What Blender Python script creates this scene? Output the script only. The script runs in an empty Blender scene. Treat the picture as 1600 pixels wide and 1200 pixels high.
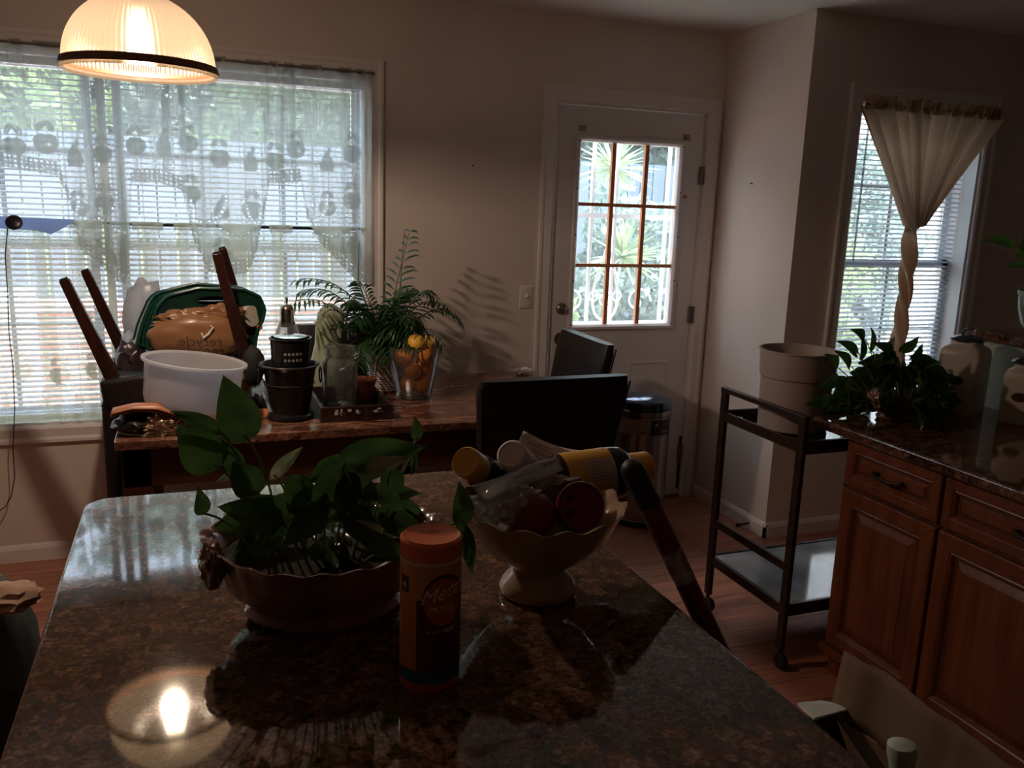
import bpy, bmesh, math, random
import numpy as np
from mathutils import Vector, Matrix
PI = math.pi
C = bpy.context.scene.collection
sc = bpy.context.scene
random.seed(7)
# ---------------------------------------------------------------- camera
F, PIT, YAW, ROL = 1330.0, math.radians(11.88), math.radians(20.8), math.radians(2.0)
fw = Vector((math.sin(YAW)*math.cos(PIT), math.cos(YAW)*math.cos(PIT), -math.sin(PIT)))
r0 = Vector((math.cos(YAW), -math.sin(YAW), 0)); u0 = r0.cross(fw)
CR = r0*math.cos(ROL)+u0*math.sin(ROL); CU = -r0*math.sin(ROL)+u0*math.cos(ROL)
CP = Vector((0, 0, 1.56))
cam = bpy.data.objects.new('camera', bpy.data.cameras.new('camera'))
C.objects.link(cam)
m = Matrix.Identity(4)
for i, a in enumerate((CR, CU, -fw)):
    for j in range(3): m[j][i] = a[j]
m.translation = CP
cam.matrix_world = m
cam.data.sensor_width = 36; cam.data.lens = F/1600*36; cam.data.clip_start = .02
sc.camera = cam
def at(x, y, Y):                       # the point at depth plane y=Y seen at a pixel
    d = CR*(x-800)-CU*(y-600)+fw*F
    return CP+d*(Y/d.y)
def atZ(x, y, Z):
    d = CR*(x-800)-CU*(y-600)+fw*F
    return CP+d*((Z-1.56)/d.z)
# ---------------------------------------------------------------- world, sun, exposure
sc.view_settings.view_transform = 'Standard'; sc.view_settings.look = 'None'
sc.view_settings.gamma = 1; sc.view_settings.use_curve_mapping = False
sc.view_settings.exposure = 1.42
w = bpy.data.worlds.new('world'); sc.world = w; w.use_nodes = True
nt = w.node_tree; nt.nodes.clear()
wo = nt.nodes.new('ShaderNodeOutputWorld'); bg = nt.nodes.new('ShaderNodeBackground')
tc = nt.nodes.new('ShaderNodeTexCoord'); sp = nt.nodes.new('ShaderNodeSeparateXYZ'); cr = nt.nodes.new('ShaderNodeValToRGB')
nt.links.new(tc.outputs['Generated'], sp.inputs[0]); nt.links.new(sp.outputs['Z'], cr.inputs[0])
cr.color_ramp.elements[0].color = (.30, .36, .45, 1); cr.color_ramp.elements[1].color = (.86, .93, 1, 1)
cr.color_ramp.elements[0].position = .52; cr.color_ramp.elements[1].position = .78
nt.links.new(cr.outputs[0], bg.inputs[0]); bg.inputs[1].default_value = 5.2
nt.links.new(bg.outputs[0], wo.inputs[0])
sl = bpy.data.lights.new('sun', 'SUN'); sl.energy = 8; sl.angle = .01; sl.color = (1, .93, .8)
so = bpy.data.objects.new('sun', sl); C.objects.link(so)
so.rotation_euler = Vector((-.75, .12, -1)).to_track_quat('-Z', 'Y').to_euler()
for (x, y, z, sx, sy) in ((-.32, 4.07, 1.34, 2.15, 1.5), (2.08, 4.1, 1.42, .55, .9), (3.27, 3.46, 1.34, .77, 1.5)):
    l = bpy.data.lights.new('window_portal', 'AREA'); l.shape = 'RECTANGLE'; l.size = sx; l.size_y = sy
    l.cycles.is_portal = True
    o = bpy.data.objects.new('window_portal', l); C.objects.link(o); o.location = (x, y, z); o.rotation_euler = (-PI/2, 0, 0)
sc.cycles.transparent_max_bounces = 24; sc.cycles.max_bounces = 10; sc.cycles.diffuse_bounces = 5
sc.cycles.sample_clamp_indirect = 6; sc.cycles.use_denoising = True
sc.cycles.caustics_reflective = False; sc.cycles.caustics_refractive = False
# ---------------------------------------------------------------- materials
def nmat(name):
    m = bpy.data.materials.new(name); m.use_nodes = True
    return m, m.node_tree, m.node_tree.nodes['Principled BSDF']
def mat(name, col, rough=.6, metal=0, spec=.5, var=0, scale=20, col2=None, bump=0, coat=0, stretch=None, trans=0, ior=1.45, sheen=0):
    m, t, b = nmat(name)
    b.inputs['Base Color'].default_value = (*col, 1); b.inputs['Roughness'].default_value = rough
    b.inputs['Metallic'].default_value = metal; b.inputs['Specular IOR Level'].default_value = spec
    b.inputs['Coat Weight'].default_value = coat; b.inputs['Transmission Weight'].default_value = trans
    b.inputs['IOR'].default_value = ior; b.inputs['Sheen Weight'].default_value = sheen
    c = t.nodes.new('ShaderNodeTexCoord'); mp = t.nodes.new('ShaderNodeMapping')
    if stretch: mp.inputs['Scale'].default_value = stretch
    t.links.new(c.outputs['Object'], mp.inputs[0])
    n = t.nodes.new('ShaderNodeTexNoise'); n.inputs['Scale'].default_value = scale; n.inputs['Detail'].default_value = 6
    t.links.new(mp.outputs[0], n.inputs[0])
    if col2 is None and var: col2 = tuple(max(0, x*(1-var)) for x in col)
    if col2:
        r = t.nodes.new('ShaderNodeValToRGB'); r.color_ramp.elements[0].position = .35; r.color_ramp.elements[1].position = .65
        r.color_ramp.elements[0].color = (*col2, 1); r.color_ramp.elements[1].color = (*col, 1)
        t.links.new(n.outputs['Fac'], r.inputs[0]); t.links.new(r.outputs[0], b.inputs['Base Color'])
    if bump:
        bm = t.nodes.new('ShaderNodeBump'); bm.inputs['Strength'].default_value = bump; bm.inputs['Distance'].default_value = .01
        t.links.new(n.outputs['Fac'], bm.inputs['Height']); t.links.new(bm.outputs[0], b.inputs['Normal'])
    return m
def thin(name, tcol=(1, 1, 1), op=.1, col=(1, 1, 1), rough=.05, gloss=.08, translucent=.0, attr=None, a0=0, a1=1, noise=None):
    """thin sheet: see-through + diffuse/translucent + a little gloss"""
    m = bpy.data.materials.new(name); m.use_nodes = True; t = m.node_tree; t.nodes.clear(); N = t.nodes.new; L = t.links.new
    out = N('ShaderNodeOutputMaterial'); tr = N('ShaderNodeBsdfTransparent'); tr.inputs[0].default_value = (*tcol, 1)
    d = N('ShaderNodeBsdfDiffuse'); d.inputs[0].default_value = (*col, 1)
    tl = N('ShaderNodeBsdfTranslucent'); tl.inputs[0].default_value = (*col, 1)
    mx = N('ShaderNodeMixShader'); mx.inputs[0].default_value = translucent; L(d.outputs[0], mx.inputs[1]); L(tl.outputs[0], mx.inputs[2])
    m2 = N('ShaderNodeMixShader'); L(tr.outputs[0], m2.inputs[1]); L(mx.outputs[0], m2.inputs[2]); m2.inputs[0].default_value = op
    if attr:
        at_ = N('ShaderNodeAttribute'); at_.attribute_name = attr; mr = N('ShaderNodeMapRange')
        mr.inputs[3].default_value = a0; mr.inputs[4].default_value = a1
        L(at_.outputs['Fac'], mr.inputs[0]); L(mr.outputs[0], m2.inputs[0])
        cw = N('ShaderNodeValToRGB'); cw.color_ramp.elements[0].position = .45; cw.color_ramp.elements[0].color = (*[min(.9, c*1.28) for c in col], 1); cw.color_ramp.elements[1].position = .85; cw.color_ramp.elements[1].color = (*[c*.68 for c in col], 1)   # thicker weave lets less light through
        L(at_.outputs['Fac'], cw.inputs[0]); L(cw.outputs[0], d.inputs[0]); L(cw.outputs[0], tl.inputs[0])
    last = m2
    if gloss:
        g = N('ShaderNodeBsdfGlossy'); g.inputs['Roughness'].default_value = rough
        lw = N('ShaderNodeLayerWeight'); lw.inputs[0].default_value = .25; mu = N('ShaderNodeMath'); mu.operation = 'MULTIPLY'; mu.inputs[1].default_value = gloss*4
        ad = N('ShaderNodeMath'); ad.operation = 'ADD'; ad.inputs[1].default_value = gloss*.35; ad.use_clamp = True
        L(lw.outputs['Fresnel'], mu.inputs[0]); L(mu.outputs[0], ad.inputs[0])
        m3 = N('ShaderNodeMixShader'); L(ad.outputs[0], m3.inputs[0]); L(m2.outputs[0], m3.inputs[1]); L(g.outputs[0], m3.inputs[2]); last = m3
    L(last.outputs[0], out.inputs[0])
    return m
def leafmat(name, c1, c2, scale=14, tl=.35, rough=.35):
    m = mat(name, c1, rough, 0, .4, col2=c2, scale=scale)
    t = m.node_tree; b = t.nodes['Principled BSDF']; out = t.nodes['Material Output']
    r = [n for n in t.nodes if n.type == 'VALTORGB'][0]
    x = t.nodes.new('ShaderNodeBsdfTranslucent'); mx = t.nodes.new('ShaderNodeMixShader'); mx.inputs[0].default_value = tl
    t.links.new(r.outputs[0], x.inputs[0]); t.links.new(b.outputs[0], mx.inputs[1]); t.links.new(x.outputs[0], mx.inputs[2]); t.links.new(mx.outputs[0], out.inputs[0])
    return m
def granite(name, cols, scale=45, rough=.045, big=9, stretch=(1, 1, 1)):
    m, t, b = nmat(name); N = t.nodes.new; L = t.links.new
    c = N('ShaderNodeTexCoord'); mp = N('ShaderNodeMapping'); mp.inputs['Scale'].default_value = stretch; L(c.outputs['Object'], mp.inputs[0])
    n0 = N('ShaderNodeTexNoise'); n0.inputs['Scale'].default_value = 30; n0.inputs['Detail'].default_value = 4; L(mp.outputs[0], n0.inputs[0])
    vm = N('ShaderNodeVectorMath'); vm.operation = 'MULTIPLY_ADD'; vm.inputs[1].default_value = (.03, .03, .03); L(n0.outputs['Color'], vm.inputs[0]); L(mp.outputs[0], vm.inputs[2])
    v = N('ShaderNodeTexVoronoi'); v.inputs['Scale'].default_value = scale; L(vm.outputs[0], v.inputs[0])
    sx = N('ShaderNodeSeparateXYZ'); L(v.outputs['Color'], sx.inputs[0])
    r = N('ShaderNodeValToRGB'); r.color_ramp.interpolation = 'LINEAR'
    while len(r.color_ramp.elements) < len(cols): r.color_ramp.elements.new(.5)
    for i, cc in enumerate(cols): r.color_ramp.elements[i].position = i/(len(cols)-1)*.95; r.color_ramp.elements[i].color = (*cc, 1)
    L(sx.outputs[0], r.inputs[0])
    n1 = N('ShaderNodeTexNoise'); n1.inputs['Scale'].default_value = 130; n1.inputs['Detail'].default_value = 5; L(mp.outputs[0], n1.inputs[0])
    r1 = N('ShaderNodeValToRGB'); r1.color_ramp.elements[0].position = .4; r1.color_ramp.elements[1].position = .6; r1.color_ramp.elements[0].color = (.38, .35, .33, 1); r1.color_ramp.elements[1].color = (1.15, 1.1, 1.05, 1); L(n1.outputs['Fac'], r1.inputs[0])
    mu = N('ShaderNodeMix'); mu.data_type = 'RGBA'; mu.blend_type = 'MULTIPLY'; mu.inputs[0].default_value = .8; L(r.outputs[0], mu.inputs[6]); L(r1.outputs[0], mu.inputs[7])
    n2 = N('ShaderNodeTexNoise'); n2.inputs['Scale'].default_value = big; n2.inputs['Detail'].default_value = 3; L(mp.outputs[0], n2.inputs[0])
    r2 = N('ShaderNodeValToRGB'); r2.color_ramp.elements[0].position = .35; r2.color_ramp.elements[1].position = .62; r2.color_ramp.elements[0].color = (.72, .72, .74, 1); r2.color_ramp.elements[1].color = (1.1, 1, .95, 1); L(n2.outputs['Fac'], r2.inputs[0])
    m2 = N('ShaderNodeMix'); m2.data_type = 'RGBA'; m2.blend_type = 'MULTIPLY'; m2.inputs[0].default_value = .8; L(mu.outputs[2], m2.inputs[6]); L(r2.outputs[0], m2.inputs[7])
    L(m2.outputs[2], b.inputs['Base Color']); b.inputs['Roughness'].default_value = rough; b.inputs['Specular IOR Level'].default_value = 1.0
    return m
def woodfloor():
    m, t, b = nmat('laminate_floor'); N = t.nodes.new; L = t.links.new
    c = N('ShaderNodeTexCoord'); br = N('ShaderNodeTexBrick'); L(c.outputs['Object'], br.inputs[0])
    br.inputs['Scale'].default_value = 1; br.inputs['Brick Width'].default_value = 1.1; br.inputs['Row Height'].default_value = .125; br.inputs['Mortar Size'].default_value = .0018
    br.inputs['Color1'].default_value = (.50, .22, .15, 1); br.inputs['Color2'].default_value = (.38, .15, .10, 1); br.inputs['Mortar'].default_value = (.06, .02, .01, 1)
    n = N('ShaderNodeTexNoise'); n.inputs['Scale'].default_value = 9; n.inputs['Detail'].default_value = 8
    mp = N('ShaderNodeMapping'); mp.inputs['Scale'].default_value = (.25, 5, 1); L(c.outputs['Object'], mp.inputs[0]); L(mp.outputs[0], n.inputs[0])
    r = N('ShaderNodeValToRGB'); r.color_ramp.elements[0].color = (.6, .55, .5, 1); r.color_ramp.elements[1].color = (1.2, 1.15, 1.1, 1); r.color_ramp.elements[0].position = .3; r.color_ramp.elements[1].position = .7; L(n.outputs['Fac'], r.inputs[0])
    mu = N('ShaderNodeMix'); mu.data_type = 'RGBA'; mu.blend_type = 'MULTIPLY'; mu.inputs[0].default_value = 1; L(br.outputs['Color'], mu.inputs[6]); L(r.outputs[0], mu.inputs[7])
    L(mu.outputs[2], b.inputs['Base Color']); b.inputs['Roughness'].default_value = .28
    return m
def brick(name, c1, c2, mo, bw=.21, rh=.075, ms=.01, axis='X'):
    m, t, b = nmat(name); N = t.nodes.new; L = t.links.new
    c = N('ShaderNodeTexCoord'); mp = N('ShaderNodeMapping'); mp.inputs['Rotation'].default_value = (PI/2, 0, 0) if axis == 'X' else (PI/2, 0, PI/2)
    if axis == 'Z': mp.inputs['Rotation'].default_value = (0, 0, 0)
    L(c.outputs['Object'], mp.inputs[0]); br = N('ShaderNodeTexBrick'); L(mp.outputs[0], br.inputs[0]); br.inputs['Scale'].default_value = 1
    br.inputs['Brick Width'].default_value = bw; br.inputs['Row Height'].default_value = rh; br.inputs['Mortar Size'].default_value = ms
    for k, v in (('Color1', c1), ('Color2', c2), ('Mortar', mo)): br.inputs[k].default_value = (*v, 1)
    L(br.outputs['Color'], b.inputs['Base Color']); b.inputs['Roughness'].default_value = .9
    return m
def wood(name, c1, c2, rough=.35, stretch=(6, 6, .6), scale=7, bump=0):
    return mat(name, c1, rough, col2=c2, stretch=stretch, scale=scale, bump=bump)
M = dict(
 wall=mat('wall_paint', (.76, .66, .60), .75, var=.05, scale=3), ceil=mat('ceiling_paint', (.78, .75, .73), .9, var=.04, scale=60, bump=.15),
 trim=mat('trim_paint', (.82, .76, .73), .45, var=.05, scale=8), door=mat('door_paint', (.76, .71, .71), .45, var=.05, scale=5),
 vinyl=mat('white_vinyl', (.85, .88, .92), .4), slat=thin('blind_slat', op=1, col=(.46, .51, .58), translucent=.5, gloss=.03, rough=.3),
 glass=thin('hazed_window_glass', tcol=(.96, .98, .98), op=.05, col=(.9, .95, 1), translucent=.9, gloss=.07, rough=.02),  # whitish film mixed into the glass for veiling glare over the view
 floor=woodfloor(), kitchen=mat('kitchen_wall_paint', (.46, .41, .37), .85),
 gran=granite('island_granite', [(.05, .035, .027), (.14, .08, .05), (.10, .062, .042), (.23, .14, .09), (.12, .07, .048), (.27, .17, .115), (.075, .055, .043)], scale=72),
 grane=granite('granite_edge', [(.05, .03, .02), (.25, .14, .09), (.12, .07, .05), (.38, .24, .17)], rough=.25),
 gran2=granite('counter_granite', [(.02, .012, .01), (.15, .07, .045), (.05, .03, .025), (.24, .13, .09), (.10, .05, .035)], rough=.06),
 marb=granite('table_stone', [(.05, .025, .018), (.28, .13, .085), (.12, .055, .035), (.36, .2, .14), (.2, .09, .06)], scale=28, rough=.18, stretch=(.5, 1.6, 1)),
 apron=wood('table_apron_wood', (.09, .03, .018), (.04, .014, .009), .4, (1, 8, 8)),
 cherry=wood('cherry_wood', (.19, .058, .022), (.12, .033, .013), .35), cherryd=mat('dark_groove_line', (.09, .025, .01), .5),
 leather=mat('dark_brown_leather', (.012, .008, .008), .45, bump=.15, scale=60, var=.3), leg=wood('red_brown_leg_wood', (.036, .011, .008), (.02, .007, .005), .22),
 cart=mat('bronze_metal', (.055, .032, .022), .38, metal=.3, var=.3), steel=mat('brushed_steel', (.36, .34, .33), .24, metal=1, var=.1, stretch=(1, 1, .02), scale=200),
 blackp=mat('black_plastic', (.012, .012, .013), .35), blacks=mat('black_enamel', (.014, .013, .014), .22, var=.3, scale=30), chrome=mat('chrome', (.8, .8, .8), .12, metal=1),
 nickel=mat('worn_nickel', (.3, .26, .22), .35, metal=1), bronze=mat('dark_bronze', (.04, .03, .025), .4, metal=.6),
 shadeg=None)
# ---------------------------------------------------------------- mesh helpers
class MB:
    def __init__(s, T=None): s.v = []; s.f = []; s.T = T or Matrix.Identity(4)
    def add(s, vs, fs, T=None):
        k = len(s.v); T = s.T @ T if T else s.T
        s.v += [tuple(T @ Vector(p)) for p in vs]; s.f += [tuple(i+k for i in f) for f in fs]; return s
    def box(s, c, d, T=None):
        x, y, z = c; a, b, e = d[0]/2, d[1]/2, d[2]/2
        vs = [(x+i*a, y+j*b, z+k*e) for i in (-1, 1) for j in (-1, 1) for k in (-1, 1)]
        return s.add(vs, [(0, 1, 3, 2), (4, 6, 7, 5), (0, 4, 5, 1), (2, 3, 7, 6), (0, 2, 6, 4), (1, 5, 7, 3)], T)
    def bx(s, x0, x1, y0, y1, z0, z1): return s.box(((x0+x1)/2, (y0+y1)/2, (z0+z1)/2), (abs(x1-x0), abs(y1-y0), abs(z1-z0)))
    def beam(s, a, b, w, h, up=(0, 1, 0), w2=None, h2=None):
        a = Vector(a); b = Vector(b); d = (b-a).normalized(); x = Vector(up).cross(d).normalized(); y = d.cross(x)
        w2 = w2 or w; h2 = h2 or h; vs = []
        for p, ww, hh in ((a, w, h), (b, w2, h2)):
            for i, j in ((-1, -1), (1, -1), (1, 1), (-1, 1)): vs.append(tuple(p+x*i*ww/2+y*j*hh/2))
        return s.add(vs, [(3, 2, 1, 0), (4, 5, 6, 7), (0, 1, 5, 4), (1, 2, 6, 5), (2, 3, 7, 6), (3, 0, 4, 7)])
    def tube(s, pts, r, n=8, cap=True, flat=1):
        pts = [Vector(p) for p in pts]; k = len(pts); vs = []; prev = None
        for i, p in enumerate(pts):
            d = (pts[min(i+1, k-1)]-pts[max(i-1, 0)]).normalized()
            if prev is None: prev = d.orthogonal().normalized()
            x = (prev-d*prev.dot(d)).normalized(); y = d.cross(x); prev = x
            rr = r[i] if hasattr(r, '__len__') else r
            vs += [tuple(p+x*math.cos(2*PI*j/n)*rr+y*math.sin(2*PI*j/n)*rr*flat) for j in range(n)]
        fs = [(i*n+j, i*n+(j+1) % n, (i+1)*n+(j+1) % n, (i+1)*n+j) for i in range(k-1) for j in range(n)]
        if cap: fs += [tuple(range(n-1, -1, -1)), tuple((k-1)*n+j for j in range(n))]
        return s.add(vs, fs)
    def lathe(s, prof, n=40, T=None, rf=None):
        vs = []; k = len(prof)
        for i, (r, z) in enumerate(prof):
            for j in range(n):
                a = 2*PI*j/n; rr, zz = (rf(i, a, r, z) if rf else (r, z)); vs.append((rr*math.cos(a), rr*math.sin(a), zz))
        fs = [(i*n+j, i*n+(j+1) % n, (i+1)*n+(j+1) % n, (i+1)*n+j) for i in range(k-1) for j in range(n)]
        if prof[0][0] < 1e-3: pass
        return s.add(vs, fs, T)
    def ring(s, w, h, prof, T=None, cap=True):
        vs = []
        for ins, dep in prof:
            a, b = w/2-ins, h/2-ins
            vs += [(-a, -dep, -b), (a, -dep, -b), (a, -dep, b), (-a, -dep, b)]
        fs = [(4*i+j, 4*i+(j+1) % 4, 4*i+4+(j+1) % 4, 4*i+4+j) for i in range(len(prof)-1) for j in range(4)]
        if cap: fs.append(tuple(4*(len(prof)-1)+j for j in range(4)))
        return s.add(vs, fs, T)
    def grid(s, fn, nu, nv, closed=False):
        vs = [tuple(fn(i/(nu-1), j/(nv-1))) for j in range(nv) for i in range(nu)]
        fs = [(j*nu+i, j*nu+i+1, (j+1)*nu+i+1, (j+1)*nu+i) for j in range(nv-1) for i in range(nu-1)]
        return s.add(vs, fs)
    def prism(s, poly, y0, y1):      # polygon in xz extruded in y
        n = len(poly); vs = [(p[0], y0, p[1]) for p in poly]+[(p[0], y1, p[1]) for p in poly]
        return s.add(vs, [tuple(range(n)), tuple(range(2*n-1, n-1, -1))]+[(i, n+i, n+(i+1) % n, (i+1) % n) for i in range(n)])
    def build(s, name, mt, parent=None, smooth=False, bevel=0, sub=0, loc=None, ang=40, solid=0):
        me = bpy.data.meshes.new(name)
        vs = s.v
        if loc: vs = [(a-loc[0], b-loc[1], c-loc[2]) for a, b, c in vs]
        me.from_pydata(vs, [], s.f); me.validate()
        bm = bmesh.new(); bm.from_mesh(me); bmesh.ops.recalc_face_normals(bm, faces=bm.faces); bm.to_mesh(me); bm.free()
        me.materials.append(mt)
        o = bpy.data.objects.new(name, me); C.objects.link(o)
        if loc: o.location = loc
        if parent: o.parent = parent
        if smooth or bevel:
            me.polygons.foreach_set('use_smooth', [True]*len(me.polygons)); me.set_sharp_from_angle(angle=math.radians(ang))
        if solid: q = o.modifiers.new('t', 'SOLIDIFY'); q.thickness = solid; q.offset = 0
        if bevel: b = o.modifiers.new('b', 'BEVEL'); b.width = bevel; b.segments = 3; b.limit_method = 'ANGLE'; b.angle_limit = math.radians(40)
        if sub: q = o.modifiers.new('s', 'SUBSURF'); q.levels = q.render_levels = sub
        return o
def tag(o, label=None, cat=None, group=None, kind=None):
    if label: o['label'] = label
    if cat: o['category'] = cat
    if group: o['group'] = group
    if kind: o['kind'] = kind
    return o
def thing(name, loc, label, cat, group=None, rz=0):
    o = bpy.data.objects.new(name, None); C.objects.link(o); o.location = loc; o.rotation_euler.z = rz
    return tag(o, label, cat, group)
def struct(mb, name, mt, parent=None, **k):
    o = mb.build(name, mt, parent, **k)
    if not parent: o['kind'] = 'structure'
    return o
def circ(c, r, n=12, ax='z', a0=0, a1=2*PI):
    out = []
    for i in range(n+1):
        a = a0+(a1-a0)*i/n; p = {'z': (math.cos(a), math.sin(a), 0), 'y': (math.cos(a), 0, math.sin(a)), 'x': (0, math.cos(a), math.sin(a))}[ax]
        out.append((c[0]+p[0]*r, c[1]+p[1]*r, c[2]+p[2]*r))
    return out
def TR(loc, rx=0, ry=0, rz=0, s=1): return Matrix.Translation(loc) @ Matrix.Rotation(rz, 4, 'Z') @ Matrix.Rotation(ry, 4, 'Y') @ Matrix.Rotation(rx, 4, 'X') @ Matrix.Scale(s, 4)
def aim(loc, d):
    return Matrix.Translation(loc) @ Vector(d).to_track_quat('Z', 'Y').to_matrix().to_4x4()
from mathutils import noise as NZ
def blob(mb, c, r, seed, crump=.25, freq=3, n=3, flatz=None, ridge=True):
    bm = bmesh.new(); bmesh.ops.create_icosphere(bm, subdivisions=n, radius=1)
    vs = []
    for v in bm.verts:
        p = v.co.normalized(); q = p*freq+Vector((seed*7.1, seed*3.3, seed))
        h = NZ.noise(q)*crump+NZ.noise(q*2.3)*crump*.5
        if ridge: h += (abs(NZ.noise(q*3.1))-.2)*crump*.6
        k = 1+h; x, y, z = p.x*r[0]*k, p.y*r[1]*k, p.z*r[2]*k
        if flatz is not None: z = max(z, flatz)
        vs.append((c[0]+x, c[1]+y, c[2]+z))
    bm.verts.index_update(); fs = [tuple(v.index for v in f.verts) for f in bm.faces]; bm.free()
    return mb.add(vs, fs)
def text_mesh(s, size, ext=.0004, shear=0):
    cu = bpy.data.curves.new('lettering', 'FONT'); cu.body = s; cu.size = size; cu.extrude = ext; cu.align_x = 'CENTER'; cu.shear = shear; cu.resolution_u = 3
    o = bpy.data.objects.new('lettering', cu); C.objects.link(o)
    dg = bpy.context.evaluated_depsgraph_get(); me = bpy.data.meshes.new_from_object(o.evaluated_get(dg)); bpy.data.objects.remove(o)
    vs = [tuple(v.co) for v in me.vertices]; fs = [tuple(p.vertices) for p in me.polygons]
    return vs, fs

# ================================================================ ROOM
YB, XJ, YW2, CH = 3.9, 2.59, 3.25, 2.44
T = .17
def wall_with_hole(name, x0, x1, y0, y1, holes, mt):
    b = MB(); xs = x0
    for (a, c, z0, z1) in holes:
        b.bx(xs, a, y0, y1, 0, CH)
        if z0 > 0: b.bx(a, c, y0, y1, 0, z0)
        b.bx(a, c, y0, y1, z1, CH); xs = c
    b.bx(xs, x1, y0, y1, 0, CH)
    return struct(b, name, mt)
struct(MB().bx(-2.7, 5.3, -2.6, 4.07, -.1, 0), 'floor', M['floor'])
struct(MB().bx(-2.7, 5.3, -2.6, 4.07, CH, CH+.12), 'ceiling', M['ceil'])
W1 = (-1.40, .755, .59, 2.085); W2 = (2.886, 3.655, .59, 2.085); DR = (1.66, 2.496, 0, 2.05)
wall_with_hole('wall_back', -2.7, XJ, YB, YB+T, [W1, DR], M['wall'])
struct(MB().bx(XJ, XJ+.14, YW2, YB+T, 0, CH), 'wall_right', M['wall'])
b = wall_with_hole('wall_right_front', XJ+.14, 5.3, YW2, YW2+T, [W2], M['wall'])
struct(MB().bx(-2.7, -2.55, -2.6, 3.9, 0, CH), 'wall_left', M['wall'])
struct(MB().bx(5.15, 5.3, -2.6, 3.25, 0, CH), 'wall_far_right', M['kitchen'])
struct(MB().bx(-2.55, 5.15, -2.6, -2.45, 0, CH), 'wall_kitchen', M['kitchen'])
def base(name, p0, p1, nrm):
    p0 = Vector(p0); p1 = Vector(p1); n = Vector(nrm); b = MB(); pr = [(0, 0), (.013, 0), (.013, .055), (.008, .068), (.004, .075), (0, .075)]
    vs = []
    for p in (p0, p1): vs += [tuple(p+n*d+Vector((0, 0, z))) for d, z in pr]
    k = len(pr); b.add(vs, [(i, (i+1) % k, k+(i+1) % k, k+i) for i in range(k)]+[tuple(range(k)), tuple(range(2*k-1, k-1, -1))])
    return struct(b, name, M['trim'])
base('baseboard_back', (-2.55, YB, 0), (1.6, YB, 0), (0, -1, 0)); base('baseboard_right', (XJ, YB-.005, 0), (XJ, YW2-.013, 0), (-1, 0, 0))
base('baseboard_right_front', (XJ-.013, YW2, 0), (5.1, YW2, 0), (0, -1, 0)); base('baseboard_left', (-2.55, 0, 0), (-2.55, 3.9, 0), (1, 0, 0))
struct(MB().tube([(XJ-.013, 3.36, .035), (XJ-.07, 3.36, .03)], .006).tube([(XJ-.07, 3.36, .03), (XJ-.085, 3.36, .03)], .011), 'trim_1', M['bronze'], smooth=True)
# casings: profile loft around the opening
def casing(mb, x0, x1, z0, z1, y, wd=.068, bottom=True):
    prof = [(0, 0), (0, .012), (.01, .018), (.045, .014), (.055, .02), (wd, .02), (wd, 0)]
    if bottom:
        cw, ch, cx, cz = x1-x0, z1-z0, (x0+x1)/2, (z0+z1)/2
        mb.ring(cw, ch, [(-a, d) for a, d in prof], TR((cx, y, cz)), cap=False)
    else:
        def crn(a): return [(x0-a, z0), (x0-a, z1+a), (x1+a, z1+a), (x1+a, z0)]
        vs = []
        for a, d in prof: vs += [(p[0], y-d, p[1]) for p in crn(a)]
        mb.add(vs, [(4*i+j, 4*i+j+1, 4*i+4+j+1, 4*i+4+j) for i in range(len(prof)-1) for j in range(3)])
    return mb
def window(n, x0, x1, z0, z1, yi, mull, muntins):
    root = casing(MB(), x0, x1, z0, z1, yi).build('window_%d' % n, M['trim'], smooth=True, ang=25); root['kind'] = 'structure'
    b = MB(); y0, y1 = yi+.0, yi+T   # jamb liner
    for (a, c, e, f) in ((x0, x0+.012, z0, z1), (x1-.012, x1, z0, z1), (x0, x1, z1-.012, z1), (x0, x1, z0, z0+.015)): b.bx(a, c, y0+.001, y1, e, f)
    b.build('window_frame', M['vinyl'], root)
    xs = [x0+.012]+mull+[x1-.012]
    for k in range(len(xs)-1):
        a, c = xs[k]+(.04 if k else 0), xs[k+1]-(.04 if k < len(xs)-2 else 0)
        zm = z0+(z1-z0)*.5
        s = MB()
        for (zz0, zz1, yy) in ((z0+.015, zm+.02, yi+.10), (zm-.02, z1-.012, yi+.135)):
            for (p, q, e, f) in ((a, a+.035, zz0, zz1), (c-.035, c, zz0, zz1), (a, c, zz0, zz0+.04), (a, c, zz1-.04, zz1)): s.bx(p, q, yy, yy+.03, e, f)
        s.build('window_sash', M['vinyl'], root)
        g = MB(); g.box(((a+c)/2, yi+.115, (z0+zm)/2), (c-a-.07, .003, zm-z0-.05)).box(((a+c)/2, yi+.15, (z1+zm)/2), (c-a-.07, .003, zm-z0-.05))
        g.build('pane', M['glass'], root)
        mt = MB()
        for i in range(1, muntins): x = a+(c-a)*i/muntins; mt.bx(x-.009, x+.009, yi+.151, yi+.158, zm, z1-.04).bx(x-.009, x+.009, yi+.117, yi+.124, z0+.03, zm)
        for i in range(1, 2):
            for zz, yy in ((z0+.04, yi+.117), (zm, yi+.151)): z = zz+(z1-z0)/2*i/2; mt.bx(a, c, yy, yy+.007, z-.009, z+.009)
        mt.build('muntin', M['vinyl'], root)
    for k in mull: MB().bx(k-.016, k+.016, yi+.09, yi+T, z0, z1).build('mullion', M['vinyl'], root)
    return root
window(1, *W1, YB, [-.32], 3); window(2, *W2, YW2, [], 2)
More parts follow.
